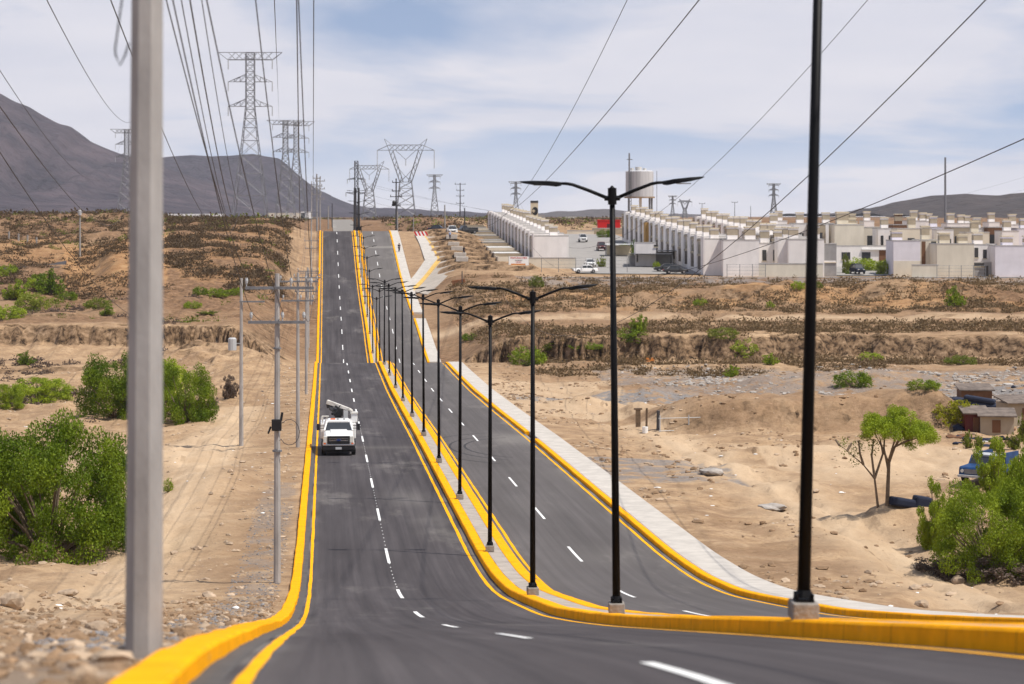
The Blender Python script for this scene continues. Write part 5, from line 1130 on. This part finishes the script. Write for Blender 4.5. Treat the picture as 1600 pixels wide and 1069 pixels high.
# carports beside the street row
for k, (x, d, w, dd, lab) in enumerate(((21.5, 420, 8, 5, 'dark net carport nearest the camera in the street'), (24, 431, 7, 5, 'dark carport behind the nearest one'), (18.5, 452, 5.5, 5, 'white sheet roofed carport up the street'))):
    z = gz_town(x, d); r = thing('carport', lab, 'carport', (x, d, z), 0, 'carports in the street')
    b = MB(); b.box(0, w, 0, dd, 2.3, 2.42); b.build('roof', M['sheet' if k == 2 else 'dark_steel'], r)
    for px_ in (.1, w-.1):
        for py_ in (.1, dd-.1): b = MB(); b.tube([(px_,py_,0),(px_,py_,2.3)], .05, 6); b.build('post', M['steel'], r)
    b = MB(); b.box(.2, w-.2, dd-.06, dd, 0, 2.1); b.build('back_wall', M['wall_g' if k != 2 else 'cap'], r)
front_box(993, 1025, 380, 409, 424, 'low white walled yard house with curved green awning left of the street row', 'wall_w', 5, name='yard_house', group='yards along the street', wins=((.05,.12,0,.4,'glass'),(.9,1.1,.8,.92,'glass')))
X = 22; z = gz_town(22, 410); b = MB(); b.tube([(0,0,0),(0,0,.9),(0,0,1.0)], [.28,.3,.2], 10); o = b.build('barrel', M['blue']); o.location = (19.5, 440, gz_town(19.5, 440)); tag(o, 'blue barrel standing by the street trees behind the second lamp post', 'barrel')

# ------------------------------------------------------------------ vegetation
def leaf_cloud(centres, radii, n, size, seed, flat=1.0):
    g = np.random.default_rng(seed); c = np.array(centres); r = np.array(radii); w = r.prod(1)**.8 if r.ndim > 1 else r**2.4
    k = g.choice(len(c), n, p=w/w.sum()); d = g.normal(size=(n, 3)); d /= np.linalg.norm(d, axis=1)[:, None]
    rad = g.random(n)**.38
    pos = c[k] + d * rad[:, None] * r[k]
    a = g.normal(size=(n, 3)); a /= np.linalg.norm(a, axis=1)[:, None]; bb = np.cross(a, g.normal(size=(n, 3))); bb /= np.linalg.norm(bb, axis=1)[:, None]
    s = size * (.6 + .8 * g.random(n))[:, None]
    V = np.stack([pos - a*s*.5, pos + bb*s*.22, pos + a*s*.5, pos - bb*s*.22], 1).reshape(-1, 3)
    Q = np.arange(4*n).reshape(n, 4); return V, Q
def plant_proto(kind, seed, leafm, n=7000, size=.13):
    """unit sized plant about 2 wide, 1.3 high (scaled on placement)"""
    g = random.Random(seed); b = MB(); cs = []; rs_ = []
    if kind == 'bush':
        for k in range(150):
            a = g.uniform(0, 2*math.pi); rr = g.random()**.42; hh = g.uniform(.02, 1.06) * (1 - .40*rr**3)
            x, y, z = rr*.95*math.cos(a), rr*.95*math.sin(a), hh*.97
            q = g.uniform(.07, .19); cs.append((x, y, z)); rs_.append((q*1.15, q*1.15, q*.85))
            if k % 4 == 0: b.tube([(x*.1, y*.1, -.05), (x*.45, y*.45, z*.45), (x, y, z)], [.022, .014, .005], 5)
    elif kind == 'spiky':
        for k in range(40):
            a = g.uniform(0, 2*math.pi); rr = g.random()**.7; hh = g.uniform(.15, 1.2) * (1 - .35*rr)
            x, y, z = rr*.85*math.cos(a), rr*.85*math.sin(a), hh; q = g.uniform(.05, .13); cs.append((x, y, z)); rs_.append((q*1.3, q*1.3, q*1.15))
            cs.append((x*.7, y*.7, z*.6)); rs_.append((q*1.5, q*1.5, q*1.2)); b.tube([(x*.1, y*.1, -.05), (x*.6, y*.6, z*.55), (x, y, z)], [.025, .015, .006], 5)
    V, Q = leaf_cloud(cs, rs_, n, size, seed)
    return b, V, Q
PR = {}
def plant(px, yb, wpx, hpx, label, kind='bush', leafm='leaf_a', name='shrub', cat='bush', group='green bushes', n=7000, size=.1, D_=None, seed=None, dens=1):
    X, D0, z = hit(px, yb); D0 = D_ or D0; X = (px - 800) / F * D0
    if D_: z = Zg(X, D0)
    w = wpx / F * D0; h = hpx / F * D0; sx = w / 2.0; sz = h / 1.2
    key = (kind, leafm, n, size, seed or (len(PR) % 3 if False else 1) )
    if key not in PR:
        b, V, Q = plant_proto(kind, 11 + 13*len(PR), leafm, n, size)
        r = thing(name, label, cat, (X, D0 + sx*.5, z), random.uniform(0, 6.2), group)
        b.build('branches', M['bark'], r); np_obj('foliage', V, Q, M[leafm], r); PR[key] = r
    else:
        r = dup(PR[key], (X, D0 + sx*.5, z), random.uniform(0, 6.2), label); r['group'] = group; r['category'] = cat; r.name = name
    r.scale = (sx, sx, sz); return r
# near left
plant(62, 878, 290, 238, 'largest green mesquite bush filling the left edge beside the nearest concrete pole', n=70000, size=.030, seed=1)
plant(-10, 840, 190, 170, 'green mesquite bush behind the largest bush at the left edge', n=30000, size=.042, seed=2)
plant(176, 838, 66, 90, 'dry brown leafless bush squeezed between the largest bush and the concrete pole', 'spiky', 'dry', n=9000, size=.06, cat='bush', group='dry bushes')
plant(176, 655, 120, 118, 'tall green bush left of the nearest concrete pole in the middle distance', n=30000, size=.042, seed=3)
plant(285, 662, 95, 105, 'tall green bush right of the nearest concrete pole in the middle distance', n=30000, size=.042, seed=2)
plant(235, 640, 110, 90, 'green bush behind the nearest concrete pole', n=16000, size=.055, seed=4)
plant(357, 626, 38, 42, 'round dry grey-brown bush left of the transformer pole', 'spiky', 'dry', n=5000, size=.08, group='dry bushes')
plant(330, 640, 34, 22, 'low dry bush at the foot of the round dry bush', 'spiky', 'dry', n=5000, size=.08, group='dry bushes')
plant(55, 630, 105, 45, 'wide low green bush at the left edge above the largest bush', n=16000, size=.055, seed=4)
plant(5, 640, 60, 45, 'small green bush cut by the left edge', n=16000, size=.055, seed=4)
plant(262, 770, 18, 26, 'small bright green weed right of the concrete pole', n=1500, size=.12, cat='weed', group='weeds')
k = 0
side = lambda px, yb: ('left' if px < 500 else 'right')
SH = [(75,462,66,44),(22,470,56,36),(48,485,60,30),(105,470,30,16),(150,484,46,20),(8,500,60,26),(165,494,30,18),(10,432,34,22),(60,452,40,26),(40,572,36,24),(312,462,24,16),(338,466,40,16),(300,483,30,14),(368,462,24,14),(325,492,44,8),
 (838,450,26,22),(825,572,56,36),(862,556,60,20),(915,553,56,12),(1000,520,36,30),(990,545,60,26),(735,534,30,14),(1158,560,58,34),(1206,571,34,20),(1143,590,32,20),(1335,606,62,30),(1362,566,40,18),(1446,610,52,20),(1496,481,44,36),(1502,570,54,16),(1248,458,24,16),(1095,480,24,14),(1205,482,20,12),(1278,455,20,14),(1130,540,50,20),(1380,430,22,28),(1322,428,12,36),(1355,424,70,24),(1392,424,20,32),(940,419,18,22),(992,404,18,32),(1002,412,14,20),(1026,420,12,14),(1046,421,9,10),(975,392,14,14),(945,372,26,16),(1205,430,14,14),(1420,428,14,16),(1325,430,10,8)]
def where_of(px, yb):
    if yb < 433 and px > 880: return 'street trees among the houses'
    if px < 500: return 'bushes before the left cliff' if yb > 535 else 'bushes below the left hillside'
    if yb > 583: return 'bushes on the grey rubble'
    return 'bushes along the right arroyo' if yb > 512 else 'bushes below the town'
groups_ = {}
for q in SH: groups_.setdefault(where_of(q[0], q[1]), []).append(q)
for wh, qs in groups_.items():
    for j, (px, yb, w, h) in enumerate(sorted(qs)):
        k += 1; town = wh.startswith('street'); nm_ = 'tree' if town else 'bush'
        sz_ = 'small' if w < 25 else 'middling' if w < 45 else 'broad'
        plant(px, yb, w, h, f'{sz_} green {nm_}, {(["first"] + ORD[1:])[j]} from the left of the {wh}', 'bush' if k % 3 else 'spiky', 'leaf_a' if k % 4 else 'leaf_b', name='street_tree' if town else 'shrub', cat=nm_, group='street trees' if town else 'green bushes', n=3600, size=.10, seed=5)
plant(1500, 668, 78, 44, 'rounded yellow-green tree beside the shacks', leafm='leaf_y', n=6000, size=.09, cat='tree', name='tree')
plant(1466, 862, 84, 118, 'upright loose green bush left of the big bushes in the lower right', 'spiky', n=22000, size=.048, seed=3)
plant(1562, 800, 110, 120, 'green bush in front of the blue pickup truck', 'spiky', n=22000, size=.048, seed=4)
plant(1560, 905, 190, 160, 'largest green bush in the lower right', n=50000, size=.032, seed=6)
plant(1640, 880, 150, 230, 'tall green bush cut by the right edge', n=30000, size=.042, seed=3)
plant(1500, 908, 130, 40, 'low dry bush at the foot of the largest right bush', 'bush', 'dry', n=5000, size=.09, group='dry bushes')
plant(1580, 915, 130, 44, 'low brown bush at the lower right edge', 'bush', 'dry', n=5000, size=.09, group='dry bushes', seed=8)
for k, (px, yb, w, h) in enumerate(((1512,702,24,34),(1530,704,22,28),(1558,706,30,26),(1585,704,34,30),(1600,690,24,50))): plant(px, yb, w, h, f'dark green prickly bush, {(["first"] + ORD[1:])[k]} from the left in the hedge behind the blue pickup truck', 'spiky', 'leaf_b', n=1800, size=.14, group='hedge bushes behind the blue pickup', seed=7)
# umbrella-crowned tree
def umbrella_tree():
    X, D_, z = hit(1386, 792); s = D_ / F
    r = thing('tree', 'small multi-stemmed tree with a flat umbrella crown and one bare limb reaching left', 'tree', (X, D_, z))
    def q(px, y, dy=0): return ((px - 1386) * s, dy, (792 - y) * s)
    b = MB(); b.tube([q(1386,800),q(1388,760,.1),q(1390,725,.2)], [.10,.085,.075], 8)
    for a in ([(1390,728,.2),(1378,700,.1),(1368,680,.3),(1352,662,.6)], [(1390,728,.2),(1398,700,-.1),(1408,675,-.4),(1424,655,-.6)], [(1389,740,.1),(1384,705,.5),(1388,670,.9),(1392,650,1.0)], [(1390,728,.2),(1400,705,.6),(1420,682,.9),(1442,664,.8)], [(1390,722,.2),(1396,690,-.3),(1392,664,-.8)], [(1398,700,-.1),(1415,690,-.4),(1432,684,-.7)]):
        b.tube([q(*p) for p in a], [.055,.042,.028,.012][:len(a)], 6)
    b.build('trunk', M['bark'], r)
    b = MB()
    for a in ([(1372,796,0),(1366,750,-.1),(1348,728,-.2),(1322,706,-.3),(1298,686,-.4)], [(1366,750,-.1),(1362,715,0),(1366,690,.2)], [(1348,728,-.2),(1342,710,-.3),(1340,690,-.3)], [(1322,706,-.3),(1330,694,-.2)], [(1366,750,-.1),(1380,712,.1),(1376,688,.2)], [(1310,697,-.3),(1306,690,0)]):
        b.tube([q(*p) for p in a], [.06,.045,.03,.02,.008][:len(a)], 6)
    b.build('bare_limb', M['bark'], r)
    g = random.Random(3); cs = []; rr = []
    for k in range(80):
        a = g.uniform(0, 2*math.pi); u = g.random()**.6; px = 1402 + 58*u*math.cos(a); y = 672 - 30*(1-u*u)*g.random() + 16*(g.random()-.35) + (8 if px > 1420 else 0)
        cs.append(q(px, y, 1.6*u*math.sin(a))); rr.append((g.uniform(.22,.42), g.uniform(.22,.42), g.uniform(.18,.38)))
    for px, y in ((1416,694),(1424,700),(1352,684),(1398,648),(1412,646)): cs.append(q(px, y)); rr.append((.3,.3,.22))
    V, Q = leaf_cloud(cs, rr, 36000, .075, 5); np_obj('crown', V, Q, M['leaf_a'], r)
    V, Q = leaf_cloud([q(1342,700),q(1336,716),q(1320,698),(q(1364,700))], [(.3,.3,.5)]*4, 420, .10, 6); np_obj('sparse_leaves', V, Q, M['leaf_b'], r)
umbrella_tree()
# scrub: dense brush nobody could count
def scatter(n, fn, seed):
    g = np.random.default_rng(seed); out_ = []
    while sum(len(a) for a in out_) < n:
        x, d = fn(g, n); out_.append(np.stack([x, d], 1))
    q = np.concatenate(out_)[:n]; return q[:, 0], q[:, 1]
def tufts(name, label, X, D_, rx, rz, per, size, m, seed, cat='scrub'):
    g = np.random.default_rng(seed); n = len(X); Z = zg(X, D_); sc_ = (.5 + 1.0 * g.random(n)**1.5)
    k = np.repeat(np.arange(n), per); N_ = len(k); d = g.normal(size=(N_, 3)); d /= np.linalg.norm(d, axis=1)[:, None]; rad = g.random(N_)**.45
    pos = np.stack([X[k], D_[k], Z[k]], 1) + d * rad[:, None] * np.stack([sc_[k]*rx, sc_[k]*rx, sc_[k]*rz], 1); pos[:, 2] = np.maximum(pos[:, 2], Z[k]) + .05*sc_[k]
    a = g.normal(size=(N_, 3)); a[:, 2] = np.abs(a[:, 2]) + .3; a /= np.linalg.norm(a, axis=1)[:, None]; bb = np.cross(a, g.normal(size=(N_, 3))); bb /= np.linalg.norm(bb, axis=1)[:, None]
    s = (size * (.6 + .8*g.random(N_)) * sc_[k])[:, None]
    V = np.stack([pos - a*s*.5, pos + bb*s*.3, pos + a*s*.5, pos - bb*s*.3], 1).reshape(-1, 3)
    o = np_obj(name, V, np.arange(4*N_).reshape(N_, 4), M[m]); tag(o, label, cat, kind='stuff'); return o
def f_hill(g, n):
    d = g.uniform(345, 530, n); px = g.uniform(-60, 500, n); x = (px - 800)/F*d; t = x - C(d)
    keep = (t < -9.5) & ((px > 262) | (g.random(n) < .45)) & (fbm(x/6, d/9, 4) > -.18 + .3*g.random(n)); return x[keep], d[keep]
X, Dd = scatter(5200, f_hill, 1); tufts('dry_scrub', 'dense brown and olive scrub covering the hillside left of the road', X, Dd, .95, .7, 34, .27, 'scrub', 2)
def f_hillg(g, n):
    d = g.uniform(305, 520, n); px = g.uniform(-60, 500, n); x = (px - 800)/F*d; t = x - C(d); keep = (t < -10) & (fbm(x/14+40, d/14, 3) > .1); return x[keep], d[keep]
X, Dd = scatter(330, f_hillg, 3); tufts('green_scrub', 'scattered small olive-green scrub on the left hillside', X, Dd, .8, .7, 34, .26, 'leaf_b', 4)
def f_right(g, n):
    d = g.uniform(303, 392, n); px = g.uniform(690, 1680, n); x = (px - 800)/F*d; t = x - C(d)
    band = (np.abs(d - 331) > 7) & ~((d > 384) & (g.random(n) < .8)); keep = (t > 18) & band & (fbm(x/16, d/7, 3) > -.22); return x[keep], d[keep]
X, Dd = scatter(3800, f_right, 5); tufts('dry_scrub', 'grey-brown dry scrub on the terraces below the town right of the road', X, Dd, 1.0, .65, 34, .27, 'scrub', 6)
def f_gully(g, n):
    d = g.uniform(240, 304, n); px = g.uniform(740, 1680, n); x = (px - 800)/F*d; t = x - C(d); keep = (t > 20) & (fbm(x/12+9, d/9, 3) > -.05); return x[keep], d[keep]
X, Dd = scatter(1500, f_gully, 7); tufts('dry_scrub', 'leafless grey brush lining the arroyo at the foot of the cliffs', X, Dd, .9, .8, 40, .24, 'scrub', 8)
def f_far(g, n):
    d = 500 * np.exp(g.uniform(0, 1.5, n)); px = g.uniform(-40, 1000, n); x = (px - 800)/F*d; t = x - C(np.minimum(d, 1200)); keep = ((t < -6) | (t > 8)) & ~((px > 745) & (d < 620)) & ~((np.abs(t) < 12) & (d > 480)); return x[keep], d[keep]
X, Dd = scatter(5200, f_far, 9); tufts('dry_scrub', 'low dark scrub covering the plateau along the horizon', X, Dd, 1.2, 1.0, 16, .55, 'scrub', 10)
X, Dd = scatter(700, f_far, 19); tufts('green_scrub', 'olive-green bushes dotted along the plateau horizon', X, Dd, 1.4, 1.3, 26, .5, 'leaf_b', 20)
def f_leftval(g, n):
    d = g.uniform(150, 345, n); px = g.uniform(-60, 400, n); x = (px - 800)/F*d; t = x - C(d); keep = (t < -20) & (fbm(x/10+3, d/10, 3) > .12); return x[keep], d[keep]
X, Dd = scatter(420, f_leftval, 11); tufts('dry_scrub', 'sparse dry brush on the sandy ground in the left valley', X, Dd, .6, .45, 40, .2, 'dry', 12)
# rubble
def stones(name, label, X, D_, smin, smax, m, seed, flat=.6, cat='rubble', power=2.5):
    g = np.random.default_rng(seed); n = len(X); Z = zg(X, D_)
    ph = (1 + 5**.5)/2; I = np.array([(-1,ph,0),(1,ph,0),(-1,-ph,0),(1,-ph,0),(0,-1,ph),(0,1,ph),(0,-1,-ph),(0,1,-ph),(ph,0,-1),(ph,0,1),(-ph,0,-1),(-ph,0,1)], float); I /= np.linalg.norm(I[0])
    T = np.array([(0,11,5),(0,5,1),(0,1,7),(0,7,10),(0,10,11),(1,5,9),(5,11,4),(11,10,2),(10,7,6),(7,1,8),(3,9,4),(3,4,2),(3,2,6),(3,6,8),(3,8,9),(4,9,5),(2,4,11),(6,2,10),(8,6,7),(9,8,1)])
    s = smin + (smax - smin) * g.random(n)**power
    V = I[None] * (.65 + .6*g.random((n, 12, 1))) * s[:, None, None] * np.stack([.7+.7*g.random(n), .7+.6*g.random(n), flat*(.6+.6*g.random(n))], 1)[:, None, :]
    V = V + np.stack([X, D_, Z + s*flat*.25], 1)[:, None, :]
    o = np_obj(name, V.reshape(-1, 3), (T[None] + 12*np.arange(n)[:, None, None]).reshape(-1, 3), M[m]); tag(o, label, cat, kind='stuff'); return o
def f_nearleft(g, n):
    d = 13.5 + 60 * g.random(n)**1.1; t = -3.85 - 17 * g.random(n)**1.2; x = t + C(d); return x, d
X, Dd = scatter(5500, f_nearleft, 21); stones('rubble', 'loose pale stones strewn over the dirt around the nearest concrete pole', X, Dd, .012, .12, 'rock', 22, power=6)
def f_farleft(g, n):
    d = 60 + 190*g.random(n); t = -4 - 40 * g.random(n)**1.5; x = t + C(d); keep = np.abs(t + 9.6) > 1.8 - g.random(n)*1.0; return x[keep], d[keep]
M['clod'] = mat('earth_clod', (.24, .155, .09), .95, .35, 2)
X, Dd = scatter(7000, f_nearleft, 41); stones('rubble', 'brown earth clods and broken soil around the nearest concrete pole', X, Dd, .015, .14, 'clod', 42, power=4)
X, Dd = scatter(5000, f_farleft, 23); stones('rubble', 'small stones scattered along the left verge and dirt path', X, Dd, .03, .20, 'rock', 24, power=5)
def f_nright(g, n):
    d = 30 + 225*g.random(n)**.9; t = 13.2 + 55 * g.random(n)**1.4; x = t + C(d); keep = (np.abs(t - 20.5) > 2.4*g.random(n)) & (fbm(x/3.5, d/6, 3) > .02); return x[keep], d[keep]
X, Dd = scatter(4500, f_nright, 25); stones('rubble', 'small stones scattered over the dirt right of the sidewalk', X, Dd, .03, .20, 'rock', 26, power=5)
X, Dd = scatter(4500, f_nright, 43); stones('rubble', 'brown earth clods strewn over the dirt right of the sidewalk', X, Dd, .03, .24, 'clod', 44, power=4)
def f_grey(g, n):
    d = g.uniform(184, 252, n); x = g.uniform(14, 60, n); keep = fbm(x/7+2, d/9, 3) > -.05; return x[keep], d[keep]
X, Dd = scatter(2600, f_grey, 27); stones('rubble', 'grey demolition rubble dumped before the arroyo right of the road', X, Dd, .05, .32, 'slab', 28)
def f_gl(g, n):
    d = 20 + 90*g.random(n); t = -4.0 - 1.8*g.random(n); return t + C(d), d
X, Dd = scatter(2600, f_gl, 29); stones('gravel', 'grey crushed gravel along the outer edge of the left kerb', X, Dd, .012, .06, 'gravel', 30, cat='gravel')
def f_junk(g, n):
    d = g.uniform(150, 205, n); x = (g.uniform(1485, 1640, n) - 800)/F*d; return x, d
X, Dd = scatter(70, f_junk, 51); stones('junk_heap', 'dark tarps and scrap lying about the shacks', X, Dd, .15, .7, 'navy', 52, .5, 'scrap')
X, Dd = scatter(60, f_junk, 53); stones('junk_heap', 'pale scraps and boards lying about the shacks', X, Dd, .1, .5, 'roof', 54, .35, 'scrap')
X, Dd = scatter(60, f_junk, 55); stones('junk_heap', 'rusty brown scrap lying about the shacks', X, Dd, .12, .6, 'brown', 56, .5, 'scrap')
def f_lit(g, n):
    d = g.uniform(60, 250, n); x = (g.uniform(-40, 1680, n) - 800)/F*d; t = x - C(d); keep = (t < -4.5) | (t > 14); return x[keep], d[keep]
X, Dd = scatter(170, f_lit, 31); stones('litter', 'bits of pale litter and plaster scattered over the dirt', X, Dd, .05, .16, 'sheet', 32, .3, 'litter')
# single rocks
def rock(px, yb, wpx, label, m='rock', flat=.7, seed=0, D_=None, name='rock'):
    if D_ is None: X, D0, z = hit(px, yb)
    else: D0 = D_; X = (px-800)/F*D0; z = Zg(X, D0)
    s = wpx / F * D0 / 2; g = np.random.default_rng(seed); b_ = bmesh.new(); bmesh.ops.create_icosphere(b_, subdivisions=2, radius=1)
    for v in b_.verts: n = float(fbm(v.co.x*1.2+seed*3.3, v.co.y*1.2+v.co.z*.9, 3)); v.co = v.co * (1 + .55*n); v.co.x *= s; v.co.y *= s*.9; v.co.z *= s*flat
    me = bpy.data.meshes.new(name); b_.to_mesh(me); b_.free(); me.materials.append(M[m]); o = bpy.data.objects.new(name, me); link(o); o.location = (X, D0, z + s*flat*.45); o.rotation_euler = (0, 0, seed*1.7)
    return tag(o, label, 'rock', 'separate rocks')
rock(198, 968, 44, 'rounded tan rock touching the left face of the nearest concrete pole', D_=18.6, seed=1)
rock(275, 1010, 40, 'pale rock right of the nearest concrete pole by the yellow kerb', D_=19.4, seed=2, flat=.6)
rock(262, 985, 32, 'brown rock behind the pale rock at the concrete pole foot', D_=20.5, seed=3)
rock(175, 1020, 60, 'broad tan rock left of the nearest concrete pole foot', D_=17.8, seed=4, flat=.45)
rock(20, 950, 40, 'pale rock near the left edge in the rubble', seed=5)
rock(105, 930, 34, 'flat brown stone in the left rubble', seed=6, flat=.4)
rock(60, 1030, 50, 'flat stone in the lower left corner', seed=7, flat=.35)
rock(320, 985, 30, 'grey stone beside the yellow kerb swelling', seed=8, flat=.5)
rock(150, 985, 36, 'dark tan stone left of the rounded rock', seed=9, flat=.6)
rock(1205, 796, 44, 'flat pale concrete slab lying on the dirt left of the tall lamp post', 'slab', .25, 10, name='concrete_slab')
rock(1112, 742, 34, 'pale broken slab tilted on the dirt track', 'slab', .35, 11, name='concrete_slab')
rock(1497, 912, 22, 'round tan rock beneath the largest right bush', seed=12)
rock(1440, 950, 22, 'brown rock by the right verge', seed=13)
rock(1060, 870, 18, 'small stone by the sidewalk edge', seed=14)

# ------------------------------------------------------------------ haze
b = MB(); b.box(-6800, 6800, -400, 8600, -26, 620)
hm = bpy.data.materials.new('haze_air'); hm.use_nodes = True; hn = hm.node_tree; hn.nodes.clear()
ho = hn.nodes.new('ShaderNodeOutputMaterial'); pv = hn.nodes.new('ShaderNodeVolumePrincipled')
pv.inputs['Color'].default_value = (.93, .94, 1.0, 1); pv.inputs['Density'].default_value = .000048; pv.inputs['Anisotropy'].default_value = 0.0
hn.links.new(pv.outputs[0], ho.inputs['Volume'])
hz_ = b.build('haze', hm); tag(hz_, 'thin pale haze fading the mountains', 'haze', kind='stuff')
print('objects', len(bpy.data.objects))
